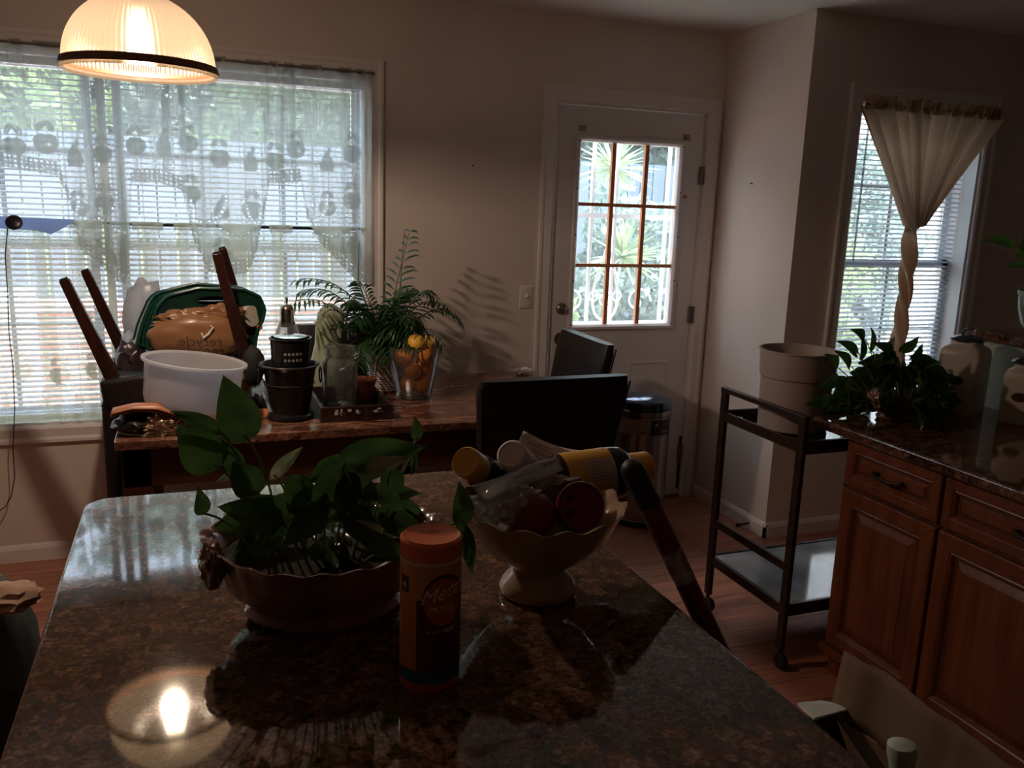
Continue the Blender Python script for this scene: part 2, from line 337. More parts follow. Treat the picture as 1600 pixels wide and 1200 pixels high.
def blind(x0, x1, z0, z1, y, label, pitch=.0222, tilt=.36, wand=None):
    t = thing('window_blind', ((x0+x1)/2, y, z0), label, 'blind'); b = MB(); L = (x1-x0)/2
    n = int((z1-z0-.05)/pitch)
    for i in range(n):
        z = z1-z0-.05-i*pitch-.01; s = math.sin(tilt)*.0125; c = math.cos(tilt)*.0125
        vs = []
        for q in (-1, 0, 1):
            for x in (-L, L): vs.append((x, q*c, z+q*s+(.0018 if q == 0 else 0)))
        b.add(vs, [(0, 1, 3, 2), (2, 3, 5, 4)])
    b.build('slat', M['slat'], t, smooth=True, ang=60)
    MB().bx(-L, L, -.014, .014, z1-z0-.035, z1-z0-.002).build('headrail', M['vinyl'], t)
    MB().bx(-L, L, -.012, .012, -.002, .014).build('bottom_rail', M['vinyl'], t)
    c = MB()
    for x in ([-L*.75, 0, L*.75] if L > .45 else [-L*.7, L*.7]):
        for yy in (-.0135, .0135): c.box((x, yy, (z1-z0)/2), (.0015, .0008, z1-z0-.04))
    c.build('ladder_cord', M['vinyl'], t)
    if wand is not None: MB().tube([(wand, -.02, z1-z0-.03), (wand-.004, -.025, z1-z0-.72)], .0045).build('tilt_wand', thin('wand_plastic', op=.55, col=(.25, .33, .36)), t, smooth=True)
    return t
blind(-1.385, -.331, .61, 2.07, YB+.075, 'white horizontal mini blind behind the far left lace curtain beside the dark chair legs')
blind(-.309, .74, .61, 2.07, YB+.075, 'white horizontal mini blind behind lace, in the window half above the table and palm')
blind(2.90, 3.64, .62, 2.07, YW2+.085, 'white horizontal mini blind behind the knotted beige curtain', pitch=.0228, tilt=.33, wand=-.27)
# ---------------------------------------------------------------- door
d = casing(MB(), DR[0], DR[1], 0, DR[3], YB, bottom=False).build('door_1', M['trim'], smooth=True, ang=25); d['kind'] = 'structure'
MB().bx(DR[0]-.0, DR[0]+.008, YB+.001, YB+T, 0, DR[3]).bx(DR[1]-.008, DR[1], YB+.001, YB+T, 0, DR[3]).bx(DR[0], DR[1], YB+.001, YB+T, DR[3]-.008, DR[3]).build('door_frame', M['trim'], d)
dx0, dx1, dz0, dz1 = 1.674, 2.484, .012, 2.038; gx0, gx1, gz0, gz1 = 1.80, 2.352, .975, 1.876; yd = YB+.006
s = MB().bx(dx0, gx0, yd, yd+.044, dz0, dz1).bx(gx1, dx1, yd, yd+.044, dz0, dz1).bx(gx0, gx1, yd, yd+.044, gz1, dz1).bx(gx0, gx1, yd, yd+.044, dz0, gz0)
for px_ in (1.905, 2.25): s.ring(.23, .55, [(0, -.002), (.004, .004), (.012, .004), (.02, .001), (.035, .001), (.05, .005)], TR((px_, yd, .50)))
s.build('door_leaf', M['door'], d, smooth=True, ang=20)
fr = MB().ring(gx1-gx0+.055, gz1-gz0+.055, [(0, 0), (.002, .012), (.016, .014), (.024, .008), (.0285, .0), (.0285, -.04)], TR(((gx0+gx1)/2, yd, (gz0+gz1)/2)), cap=False)
fr.build('lite_frame', M['door'], d, smooth=True, ang=25)
mo = mat('yellowed_muntin', (.75, .32, .15), .5, var=.2)
mt = MB()
for i in (1, 2): x = gx0+(gx1-gx0)*i/3; mt.bx(x-.0105, x+.0105, yd+.001, yd+.02, gz0, gz1)
for i in (1, 2): z = gz0+(gz1-gz0)*i/3; mt.bx(gx0, gx1, yd+.002, yd+.021, z-.0085, z+.0085)
mt.build('muntin', mo, d)
MB().bx(gx0, gx1, yd+.022, yd+.026, gz0, gz1).build('pane', M['glass'], d)
sc_ = MB()
for i in range(5):
    for x in (gx0-.014, gx1+.014): sc_.lathe([(.0, .0), (.004, 0), (.004, .003), (0, .003)], 8, TR((x, yd-.012, gz0+(gz1-gz0)*i/4), rx=PI/2))
sc_.build('screw', M['bronze'], d)
for z in (1.74, 1.02, .25): MB().tube([(dx1+.006, YB-.012, z-.045), (dx1+.006, YB-.012, z+.045)], .008).bx(dx1-.012, dx1+.012, YB-.006, YB+.004, z-.045, z+.045).build('hinge', M['nickel'], d, smooth=True)
k = MB().lathe([(0, .062), (.018, .06), (.026, .048), (.024, .036), (.012, .028), (.012, .012), (.032, .01), (.034, 0), (0, 0)], 24, TR((1.735, yd, .905), rx=PI/2)); k.build('door_knob', M['nickel'], d, smooth=True)
k = MB().lathe([(0, .018), (.02, .016), (.028, .008), (.03, 0), (0, 0)], 24, TR((1.735, yd, 1.058), rx=PI/2)).box((1.735, yd-.022, 1.058), (.012, .012, .026)); k.build('deadbolt', M['nickel'], d, smooth=True)
for x, z in ((1.80, 1.935), (2.385, 1.925)): MB().bx(x-.02, x+.02, yd-.004, yd, z-.014, z+.014).bx(x-.012, x+.012, yd-.02, yd-.004, z-.01, z+.008).build('curtain_rod_bracket', mat('aged_brass_bracket', (.4, .3, .18), .5), d, bevel=.002)
MB().tube([(2.40, yd, 1.63), (2.40, yd-.02, 1.63)], .007).build('peg', mo, d, smooth=True)
MB().bx(DR[0], DR[1], YB-.01, YB+T, .0, .014).build('threshold', M['nickel'], d)
MB().bx(dx1-.004, dx1+.008, YB-.001, YB+.006, .05, .35).build('gap_strip', M['blackp'], d)  # added black strip, standing in for the dark gap by the hinges
# light switch, wall nails
t = thing('light_switch', (1.54, YB, 1.118), 'cream toggle light switch plate on the wall left of the door', 'light switch')
MB().ring(.072, .116, [(0, 0), (.002, .004), (.005, .006)]).build('switch_plate', mat('cream_plastic', (.75, .7, .66), .35), t, smooth=True)
MB().box((0, -.011, .004), (.009, .014, .018), TR((0, 0, 0), rx=-.4)).build('toggle', mat('white_toggle', (.85, .82, .8), .3), t)
for z in (-.03, .03): MB().lathe([(0, .002), (.003, .001), (.003, 0)], 8, TR((0, -.006, z), rx=PI/2)).build('screw', M['trim'], t)
for p, lb in (((1.245, YB, 1.73), 'small dark nail left in the blank wall between window and door'), ((2.59, 3.60, 1.70), 'small dark nail left in the jutting pale wall right of the door')):
    s = MB(); s.tube([Vector(p), Vector(p)+Vector((0, -.014, .003) if p[0] < 2 else (-.014, 0, .003))], [.002, .0035]).build('nail', M['bronze'], None, smooth=True, loc=p); tag(bpy.data.objects[-1] if 0 else C.objects[-1], lb, 'nail')

# ================================================================ CURTAINS
def np_sheet(name, X, Yv, Z, dens, mt, parent=None, keep=None):
    nv, nu = X.shape; me = bpy.data.meshes.new(name)
    co = np.stack([X, Yv, Z], -1).reshape(-1, 3).astype(np.float32)
    i = np.arange(nv*nu).reshape(nv, nu); q = np.stack([i[:-1, :-1], i[:-1, 1:], i[1:, 1:], i[1:, :-1]], -1).reshape(-1, 4)
    if keep is not None:
        kq = (keep[:-1, :-1] & keep[:-1, 1:] & keep[1:, 1:] & keep[1:, :-1]).reshape(-1); q = q[kq]
    me.vertices.add(len(co)); me.vertices.foreach_set('co', co.ravel())
    me.loops.add(len(q)*4); me.loops.foreach_set('vertex_index', q.ravel().astype(np.int32))
    me.polygons.add(len(q)); me.polygons.foreach_set('loop_start', np.arange(0, len(q)*4, 4, dtype=np.int32)); me.polygons.foreach_set('loop_total', np.full(len(q), 4, np.int32))
    me.update(calc_edges=True); me.polygons.foreach_set('use_smooth', np.ones(len(q), bool))
    a = me.attributes.new('weave', 'FLOAT', 'POINT'); a.data.foreach_set('value', dens.reshape(-1).astype(np.float32))
    me.materials.append(mt); o = bpy.data.objects.new(name, me); C.objects.link(o)
    if parent: o.parent = parent
    return o
def apple(u, v, cx, cz, r):
    """lace weave density of an apple with two leaves; u,v in metres"""
    x = (u-cx)/r; z = (v-cz)/r; d = np.zeros_like(x)
    body = (x/(1.0+.12*z))**2+((z+.12*np.exp(-(x*4)**2)*(z > 0))/0.95)**2
    d = np.where(body < 1, .85, d); d = np.where((body >= 1) & (body < 1.12), -.2, d)
    d = np.where(((x-.25)**2+(z+.05)**2) < .018, .25, d)
    for s in (-1, 1):
        a = .6*s; xx = (x-.38*s); zz = (z-1.55); p = xx*math.cos(a)+zz*math.sin(a)*1; q = -xx*math.sin(a)+zz*math.cos(a)
        l = (p/.26)**2+(q/.55)**2; d = np.where(l < 1, .8, d); d = np.where((np.abs(p) < .03) & (l < .9), .1, d)
    return d
def pear(u, v, cx, cz, r):
    x = (u-cx)/r; z = (v-cz)/r; w = .55+.35*np.cos(np.clip(z+.5, -1.2, 1.6)*1.5)
    d = np.where((np.abs(x) < w) & (np.abs(z) < 1.25), .8, 0.)
    d = np.where(((x-.3)/.22)**2+((z-1.5)/.4)**2 < 1, .75, d); return d
rng = np.random.RandomState(3)
lace = thin('lace_fabric', op=.3, col=(.68, .70, .62), translucent=.66, gloss=0, attr='weave', a0=.0, a1=1)
hem = np.array([(-400, 268), (-300, 400), (-210, 440), (-195, 290), (0, 262), (90, 277), (112, 330), (125, 390), (160, 418), (195, 450), (202, 420), (206, 288), (250, 288), (285, 300), (300, 370), (325, 425), (350, 432), (385, 428), (400, 402), (415, 330), (421, 289), (470, 287), (478, 340), (500, 380), (530, 412), (556, 438), (585, 452)], float)
hx = []; hz = []
for a, c in hem: p = at(a, c, 3.86); hx.append(p.x); hz.append(p.z)
hx = np.array(hx); hz = np.array(hz)
x0, x1 = -1.41, .768; nu, nv = 560, 280
X, Zt = np.meshgrid(np.linspace(x0, x1, nu), np.linspace(0, 1, nv))
ztop, zbot = 2.112, 1.19; Z = ztop-(ztop-zbot)*Zt
hh = np.interp(X, hx, hz)
fold = np.zeros_like(X)
fx = np.cumsum(.8+.6*np.sin(np.linspace(0, 40, nu))+.5*rng.rand(nu)); fx = fx/fx[-1]*2*PI*24
ph = fx[None, :]+.6*np.sin(Zt*2.2+X*3)
fold = np.sin(ph)
Yc = 3.866+.017*fold*(.55+.6*Zt)+.004*np.sin(X*31+Zt*3)
den = .30+.14*(hh < 1.36)+.12*np.clip((1.7-Z)/.4, 0, 1)*(hh < 1.36)+.10*(np.sin(ph+.8) > .45)+.05*np.sin(X*900)*np.sin(Z*900)
_r = np.random.RandomState(23)
for _k in range(46):
    _c = _r.uniform(-1.41, .77); _w = _r.uniform(.006, .02); _s = _r.uniform(-.04, .05); _d = np.abs(X-_c-_s*Zt); den = den+_r.uniform(.12, .38)*(_d < _w)*(.6+.4*(_d > _w*.7))
dh = Z-hh
m1 = np.zeros_like(X)
r = np.random.RandomState(11)
for k in range(20):
    cx = -1.38+k*.108+r.uniform(-.015, .015); h = np.interp(cx, hx, hz); top = 1.72+r.uniform(-.06, .07)
    z = top
    j = 0
    while z > h+.07:
        f = apple(X, Z, cx, z, .036+.007*r.rand()) if (j+k) % 3 else pear(X, Z, cx, z, .033)
        m1 = np.where(f != 0, f, m1); z -= .19+.02*r.rand(); j += 1
den = np.where(m1 > .5, np.maximum(den, .9), den+m1*.5); den = den+.22*np.clip((1.40-Z)/.12, 0, 1)
for off, rr in ((.018, .0065), (.036, .005), (.052, .007)):      # chains of rings following the hem
    s = X*(1/.018); cxr = (np.mod(s, 1)-.5)*.018; dd = np.sqrt(cxr**2+(dh-off)**2)
    den = np.where(np.abs(dh-off) < rr+.003, .85, den); den = np.where(dd < rr*.62, .02, den)
for k in range(16):                                             # looping chains between the fruit
    cx = -1.35+k*.14; rr = .10; zc = 1.52+.03*math.sin(k*2.1); dd = np.sqrt((X-cx)**2+(Z-zc)**2); an = np.arctan2(Z-zc, X-cx)
    on = (np.abs(dd-rr) < .009) & (an < .2); den = np.where(on, .75, den); den = np.where(on & (np.hypot(np.mod(an*rr, .017)-.0085, dd-rr) < .005), .05, den)
den = np.where(Z > 2.055, np.where((np.hypot(np.mod(X, .02)-.01, Z-2.035) < .006), .1, den+.2), den)
den = np.where(Z > 2.085, .8*((np.sin(ph) > -.2) | (Z < 2.09)), den)
keep = dh > .004*np.sin(X*350)
cu = np_sheet('lace_curtain', X, Yc, Z, np.clip(den, 0, .97), lace, keep=keep)
tag(cu, 'upper lace curtain with fruit pattern and scalloped long hems, hanging from the high rod', 'curtain')
# lower tier
nu, nv = 520, 130
X, Zt = np.meshgrid(np.linspace(-1.40, .74, nu), np.linspace(0, 1, nv)); Z = 1.44-(1.44-.605)*Zt
fx = np.cumsum(.6+.6*np.sin(np.linspace(0, 33, nu))+rng.rand(nu)); fx = fx/fx[-1]*2*PI*22; ph = fx[None, :]+.3*np.sin(Zt*2+X*4)
Yc = 3.897+.009*np.sin(ph)*(.6+.5*Zt)
band = (np.sin(ph*.5+.4) > .3)
den = .28+.3*band+.05*(np.sin(ph) > .5)
m1 = np.zeros_like(X)
for k in range(16):
    cx = -1.34+k*.135; f = apple(X, Z, cx, .80+.02*(k % 2), .04); m1 = np.where(f != 0, f, m1); f = pear(X, Z, cx+.065, .70, .022); m1 = np.where(f != 0, f, m1)
den = den+m1*.4; den = np.where(Z > 1.405, .75*(np.sin(ph*.5) > -.5), den)
den = np.where((Z < 1.40) & (Z > 1.34) & (m1 == 0), den+.22*(np.hypot(np.mod(X, .03)-.015, np.mod(Z, .03)-.015) < .010), den)
den = np.where(Z < .635, .7, den)
lace2 = thin('cafe_lace_fabric', op=.3, col=(.66, .66, .46), translucent=.6, gloss=0, attr='weave', a0=0, a1=1)
cu = np_sheet('cafe_curtain', X, Yc, Z, np.clip(den, 0, .95), lace2)
tag(cu, 'lower sheer cream cafe curtain covering the lower sashes behind the table', 'curtain')
o = MB().tube([(-1.43, 3.872, 2.098), (.78, 3.872, 2.098)], .007).build('curtain_rod', M['nickel'], smooth=True); tag(o, 'slim metal rod carrying the upper lace curtain', 'curtain rod')
o = MB().tube([(-1.40, 3.916, 1.428), (.755, 3.916, 1.428)], .0075).build('curtain_rod', M['blackp'], smooth=True); tag(o, 'thin dark cafe rod across the middle of the big window', 'curtain rod')
# knotted curtain on window 2
cw2 = mat('beige_curtain_fabric', (.58, .40, .27), .9, var=.12, scale=250)
_t = cw2.node_tree; _b = _t.nodes['Principled BSDF']; _r = [n for n in _t.nodes if n.type == 'VALTORGB'][0]
_x = _t.nodes.new('ShaderNodeBsdfTranslucent'); _mx = _t.nodes.new('ShaderNodeMixShader'); _mx.inputs[0].default_value = .5
_t.links.new(_r.outputs[0], _x.inputs[0]); _t.links.new(_b.outputs[0], _mx.inputs[1]); _t.links.new(_x.outputs[0], _mx.inputs[2]); _t.links.new(_mx.outputs[0], _t.nodes['Material Output'].inputs[0])
t = thing('knotted_curtain', (3.27, YW2-.03, .75), 'beige curtain gathered and twisted into a rope in front of the narrow window', 'curtain')
def knot(u, v):
    zt, zk, zb = 2.05-.75, 1.52-.75, .09
    z = zt-(zt-zb)*v; a = (u-.5)*2
    if z > zk:
        k = (zt-z)/(zt-zk); hw = .388*(1-k)**1.02+.038; cx = -.005-.078*k
        x = cx+a*hw*(1-.04*k); y = -.03-.03*k+(.026+.012*k)*math.sin(u*2*PI*10+k*1.5+math.sin(u*17))*(1-.5*k)+.01*math.sin(u*31)-.05*k*(1-a*a)**.5*.6
        return (x, y, z)
    k = (zk-z)/(zk-zb); an = a*PI*.98+k*7+PI/2; rr = .032*(1+.2*math.sin(an*3-k*26)+.1*math.sin(k*9))
    c = (-.083+.006*math.sin(k*4)+.012*k, -.055)
    s = min(1, k*12); fx, fy = c[0]+a*.038, -.06+.01*math.sin(u*80)
    return (fx*(1-s)+(c[0]-rr*math.cos(an))*s, fy*(1-s)+(c[1]-rr*math.sin(an))*s, z)
MB().grid(knot, 180, 110).build('panel', cw2, t, smooth=True, ang=180)
def ruff(u, v):
    x = (u-.5)*.80; z = 2.035-.75+v*.055
    return (x-.004, -.035+.02*math.sin(u*2*PI*21+math.sin(u*40))*(.5+abs(v-.4))+.01*math.sin(u*171), z+.008*math.sin(u*2*PI*17+1)*v)
MB().grid(ruff, 260, 8).build('ruffle', cw2, t, smooth=True, ang=180)
MB().tube([(-.41, -.03, 2.056-.75), (.41, -.03, 2.056-.75)], .006).build('rod', M['nickel'], t, smooth=True)
# indoor antenna
t = thing('indoor_antenna', at(22, 348, 3.84), 'pale flat antenna sheet with black puck and hanging cable on the curtain', 'antenna')
o0 = t.location.copy()
P0 = [at(a, c, 3.846)-o0 for a, c in ((-40, 336), (118, 343), (112, 349), (96, 358), (80, 366), (55, 360), (0, 357), (-40, 352))]
mb = MB(); mb.add([tuple(p) for p in P0]+[tuple(p+Vector((0, .001, 0))) for p in P0], [tuple(range(8)), tuple(range(15, 7, -1))]+[(i, 8+i, 8+(i+1) % 8, (i+1) % 8) for i in range(8)])
mb.build('antenna_sheet', thin('backlit_blue_plastic', op=.85, col=(.40, .52, .80), translucent=.6, gloss=.05), t)  # blue of the backlight put into the sheet's colour
MB().lathe([(0, .012), (.024, .011), (.03, .006), (.03, 0), (0, 0)], 28, TR((0, -.0, 0), rx=1.2)).build('puck', M['blackp'], t, smooth=True)
cb = [(12, 356), (8, 400), (12, 460), (14, 520), (20, 570), (23, 640), (20, 700), (23, 745), (18, 775), (8, 792), (-20, 812), (-60, 830)]
pts = [at(a, c, 3.83)-o0 for a, c in cb]; sm = []
for i in range(len(pts)-1):
    for k in range(5): sm.append(pts[i].lerp(pts[i+1], k/5))
MB().tube(sm, .0022, 6).build('cable', M['blackp'], t, smooth=True)

# ================================================================ PENDANT LAMP
LX, LY, LZ = -.107, 2.65, 1.885; RL = .192
t = thing('pendant_lamp', (LX, LY, LZ), 'dome pendant lamp of ribbed glass with brown metal rim, lit', 'lamp')
dome = thin('ribbed_lamp_glass', tcol=(1, .95, .85), op=.66, col=(.16, .135, .105), translucent=.5, gloss=.06, rough=.12)
_t = dome.node_tree; _tr = [n for n in _t.nodes if n.type == 'BSDF_TRANSPARENT'][0]; _rf = _t.nodes.new('ShaderNodeBsdfRefraction'); _rf.inputs['IOR'].default_value = 1.12; _rf.inputs['Roughness'].default_value = .55; _rf.inputs['Color'].default_value = (1, .9, .75, 1)
_mx = _t.nodes.new('ShaderNodeMixShader'); _mx.inputs[0].default_value = .55; _so = _tr.outputs[0].links[0].to_socket
_t.links.new(_tr.outputs[0], _mx.inputs[1]); _t.links.new(_rf.outputs[0], _mx.inputs[2]); _t.links.new(_mx.outputs[0], _so)
pr = []
for i in range(22):
    a = i/21*PI/2*.93; pr.append((RL*math.cos(a)**.95, .012+.185*math.sin(a)))
MB().lathe(pr, 360, rf=lambda i, a, r, z: (r*(1+.010*math.sin(a*90)), z)).build('glass_shade', dome, t, smooth=True, ang=80)
MB().lathe([(RL*1.0, .018), (RL*1.035, .016), (RL*1.06, .0), (RL*1.05, -.004), (RL*1.0, .004), (RL*1.0, .018)], 80).build('rim', mat('oil_rubbed_rim', (.12, .05, .025), .4, metal=.5), t, smooth=True)
MB().lathe([(RL*1.045, -.003), (RL*1.02, -.012), (RL*.98, -.006), (RL*.99, .002)], 80).build('glass_lip', dome, t, smooth=True)
MB().lathe([(.001, .25), (.02, .25), (.028, .235), (.045, .215), (.05, .188), (.03, .185), (.001, .185)], 28).tube([(0, 0, .26), (0, 0, CH-LZ)], .006).lathe([(.001, CH-LZ-.03), (.05, CH-LZ-.02), (.065, CH-LZ), (.001, CH-LZ)], 28).build('stem', M['bronze'], t, smooth=True)
MB().lathe([(.001, .11), (.016, .11), (.018, .2), (.001, .2)], 20).build('socket', M['trim'], t, smooth=True)
em = bpy.data.materials.new('warm_bulb'); em.use_nodes = True; b_ = em.node_tree.nodes['Principled BSDF']; b_.inputs['Emission Color'].default_value = (1, .80, .52, 1); b_.inputs['Emission Strength'].default_value = 6
MB().lathe([(.001, -.0), (.02, .006), (.03, .025), (.033, .045), (.027, .075), (.016, .11), (.001, .115)], 24, TR((0, 0, .03))).build('bulb', em, t, smooth=True)
pl = bpy.data.lights.new('bulb_light', 'POINT'); pl.energy = 12; pl.color = (1, .74, .54); pl.shadow_soft_size = .03
po = bpy.data.objects.new('bulb_light', pl); C.objects.link(po); po.location = (LX, LY, LZ+.02); 
# ================================================================ OUTSIDE
gc = mat('patio_concrete', (.55, .52, .48), .9, var=.2, scale=4); o = MB().bx(-7, 9, 4.08, 9, -.25, -.12).build('patio', gc); o['kind'] = 'structure'
o = MB().bx(-40, 40, 9.001, 60, -.3, -.14).build('ground', mat('lawn', (.25, .36, .12), .9, var=.5, scale=3)); o['kind'] = 'structure'
bk = brick('garden_brick', (.62, .26, .19), (.5, .2, .15), (.6, .55, .5))
o = MB().bx(-5, 2.6, 6.6, 6.85, -.12, .72).bx(-5, 2.65, 6.55, 6.9, .72, .78).build('brick_garden_wall', bk); tag(o, 'low red brick garden wall in the sun beyond the big window', 'brick wall')
o = MB()
for i in range(6): o.bx(-4.2+i*.3, -1.0, 5.4+i*.001, 6.54, -.12+i*.17, .05+i*.17)
o = o.build('brick_steps', bk); tag(o, 'flight of red brick garden steps rising behind the left blind', 'steps')
# neighbour house right
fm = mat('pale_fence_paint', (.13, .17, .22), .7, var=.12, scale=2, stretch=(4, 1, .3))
t = thing('garden_fence', (0, 8.3, -.12), 'pale blue-white board fence behind the brick garden wall', 'fence'); s = MB()
for i in range(84): s.bx(-7.0+i*.15, -6.865+i*.15, 0, .02, 0, 2.15)
s.build('board', fm, t); s = MB()
for z in (.4, 1.8): s.bx(-7, 5.6, .02, .06, z, z+.09)
s.build('rail', fm, t)
hb = brick('painted_brick', (.78, .66, .62), (.70, .58, .55), (.85, .82, .8), .22, .09, .012)
h = thing('neighbour_house', (9.95, 7.3, -.12), 'pale brick neighbouring house wall seen through the right window', 'house')
MB().bx(-2.75, 3, 0, 4, 0, 5.6).build('wall', hb, h); MB().bx(-2.85, 3, -.35, 0, 4.0, 4.3).build('eave', M['vinyl'], h)
MB().bx(-2.0, -1.78, -.10, 0, 0, 4.0).build('downspout', mat('grey_downspout', (.20, .25, .32), .4), h)
def leaves(mb_n, c, r, n, size, seed, shell=.55, asp=.5):
    rs = np.random.RandomState(seed); d = rs.normal(size=(n, 3)); d /= np.linalg.norm(d, axis=1)[:, None]
    lump = 1+.22*np.sin(d[:, :1]*5+seed)*np.cos(d[:, 1:2]*4+seed*2)+.15*np.sin(d[:, 2:3]*9)
    p = np.array(c)+d*np.array(r)*(shell+(1-shell)*rs.rand(n, 1)**.5)*lump
    a = rs.normal(size=(n, 3)); a /= np.linalg.norm(a, axis=1)[:, None]; b = np.cross(a, rs.normal(size=(n, 3))); b /= np.linalg.norm(b, axis=1)[:, None]
    s = size*(.6+.8*rs.rand(n, 1)); v = np.stack([p-a*s, p-b*s*asp, p+a*s, p+b*s*asp], 1).reshape(-1, 3)
    return v
def leafmesh(name, vs, mt, parent=None):
    me = bpy.data.meshes.new(name); n = len(vs)//4
    me.vertices.add(len(vs)); me.vertices.foreach_set('co', vs.astype(np.float32).ravel()); me.loops.add(n*4); me.loops.foreach_set('vertex_index', np.arange(n*4, dtype=np.int32))
    me.polygons.add(n); me.polygons.foreach_set('loop_start', np.arange(0, n*4, 4, dtype=np.int32)); me.polygons.foreach_set('loop_total', np.full(n, 4, np.int32)); me.update(calc_edges=True)
    me.materials.append(mt); o = bpy.data.objects.new(name, me); C.objects.link(o)
    if parent: o.parent = parent
    return o
lf1 = leafmat('hazed_leaf', (.36, .47, .24), (.18, .27, .14), 2, .5, .6); lf2 = leafmat('hazed_blue_leaf', (.26, .34, .30), (.12, .18, .17), 2, .45, .6)  # leaf greens paled so the colour carries the washed-out haze outdoors
bark = mat('bark', (.12, .085, .06), .9, var=.4)
def tree(x, y, h, r, n, mt, label, seed, size=.1):
    t = thing('tree', (x, y, -.14), label, 'tree')
    MB().tube([(0, 0, 0), (.05, .02, h*.35), (-.04, 0, h*.6), (.03, 0, h*.85)], [.14, .11, .07, .03], 10).tube([(0, 0, h*.4), (.5, .1, h*.65)], [.06, .02]).tube([(0, 0, h*.45), (-.5, -.1, h*.7)], [.06, .02]).build('trunk', bark, t, smooth=True)
    vs = np.concatenate([leaves(None, (0, 0, h*.66), (r, r*.8, h*.36), int(n*.6), size, seed), leaves(None, (-r*.5, 0, h*.45), (r*.6, r*.5, h*.25), int(n*.2), size, seed+1), leaves(None, (r*.5, 0, h*.5), (r*.6, r*.5, h*.28), int(n*.2), size, seed+2)])
    leafmesh('crown', vs, mt, t)
tree(-2.8, 10.1, 4.6, 1.7, 9000, lf1, 'bright green tree behind the far left lace curtain', 1)
tree(-.4, 12.6, 5.4, 1.7, 9000, lf2, 'bluish green tree behind the middle of the big window', 2)
tree(1.7, 10.1, 4.6, 1.5, 9000, lf1, 'bright green tree behind the right end of the lace curtain', 3)
tree(4.3, 12.0, 5.2, 1.4, 7000, lf2, 'blue-green tree seen through the upper glass of the door', 4)
tree(5.9, 10.2, 4.4, 1.2, 6000, lf2, 'tree partly seen through the right panes of the door', 5)
tree(7.9, 14.4, 6.0, 1.7, 7000, lf1, 'bright green tree behind the left edge of the narrow window', 6)
def bush(x, y, r, h, n, mt, label, seed, size=.05):
    t = thing('shrub', (x, y, -.14), label, 'shrub')
    s = MB()
    for k in range(5): s.tube([(0, 0, 0), (r*.4*math.cos(k*1.3), r*.4*math.sin(k*1.3), h*.6)], [.02, .008], 6)
    s.build('stem', bark, t); leafmesh('foliage', leaves(None, (0, 0, h*.55), (r, r*.8, h*.5), n, size, seed), mt, t)
bush(2.15, 5.8, .5, 1.5, 3000, lf1, 'light green shrub behind the lower door panes', 21); bush(3.5, 6.5, .6, 1.7, 3500, lf2, 'darker shrub behind the right door panes', 22)
bush(5.0, 6.4, .7, 1.9, 4500, lf1, 'leafy shrub behind the left half of the narrow window', 23); bush(4.6, 5.4, .5, .95, 3000, lf1, 'low sunny shrub under the narrow window', 24)
bush(6.5, 7.2, .65, 2.3, 4500, lf2, 'tall dark shrub before the pale brick house', 25)
# spiky yucca seen through the door
t = thing('yucca', (2.72, 5.35, -.12), 'spiky pale green yucca outside the door glass', 'plant'); s = MB()
for (zc, n) in ((1.95, 60), (1.35, 60)):
    for k in range(n):
        a = random.uniform(0, 2*PI); e = random.uniform(-.5, 1.3); L = random.uniform(.25, .38)
        dv = Vector((math.cos(a)*math.cos(e), math.sin(a)*math.cos(e), math.sin(e))); p = Vector((.1*(zc < 1.5), 0, zc)); q = dv.cross(Vector((0, 0, 1))).normalized()*.009
        tip = p+dv*L+Vector((0, 0, -.03)); mid = p+dv*L*.5
        s.add([tuple(p-q), tuple(p+q), tuple(mid+q*1.4), tuple(tip), tuple(mid-q*1.4)], [(0, 1, 2, 3, 4)])
s.build('leaves', leafmat('yucca_leaf', (.34, .44, .26), (.2, .3, .17), 3, .4), t); MB().tube([(0, 0, 0), (.03, 0, 1), (0, 0, 2)], .025).build('stem', bark, t, smooth=True)
# security storm door with scroll work
t = thing('security_door', (2.08, 4.17, -.1), 'white wrought iron security door with scrolls outside the glazed door', 'security door')
s = MB(); H = 2.15; W = .53
for x in (-W, W): s.bx(x-.02, x+.02, -.012, .012, 0, H)
for z in (.02, .95, 1.04, 1.62, H-.02): s.bx(-W, W, -.01, .01, z-.012, z+.012)
for x in (-.21, .0+.075, .26, -.075-.0): pass
for x in (926, 963, 1006, 1043): x = at(x, 300, 4.17).x-2.08; s.bx(x-.008, x+.008, -.008, .008, 1.04, H)
s.build('door_bars', M['vinyl'], t)
def tear(cx, z0, h, w, up=1):
    out = []
    for i in range(41):
        a = -PI+2*PI*i/40; r = math.sin(abs(a)/2); out.append((cx+w*math.sin(a)*r**1.6, 0, z0+up*h*(1-math.cos(a/1.0)*.5-.5) if 0 else z0+up*h*(.5+.5*math.cos(a))))
    return out
s = MB()
s.tube(tear(.03, 1.06, .42, .11), .007, 6, cap=False); s.tube(tear(.03, .94, .42, .11, -1), .007, 6, cap=False)
s.tube(circ((.03, 0, 1.17), .032, 16, 'y'), .005, 6); s.tube(circ((-.04, 0, 1.19), .025, 16, 'y'), .005, 6); s.tube(circ((.1, 0, 1.19), .025, 16, 'y'), .005, 6)
for sx in (-1, 1):
    sp_ = [(.03+sx*(.20+(.085-.0045*i)*math.cos(i*.42)), 0, 1.16+(.085-.0045*i)*math.sin(i*.42)) for i in range(18)]; s.tube(sp_, .006, 6)
s.build('scroll_work', M['vinyl'], t, smooth=True)

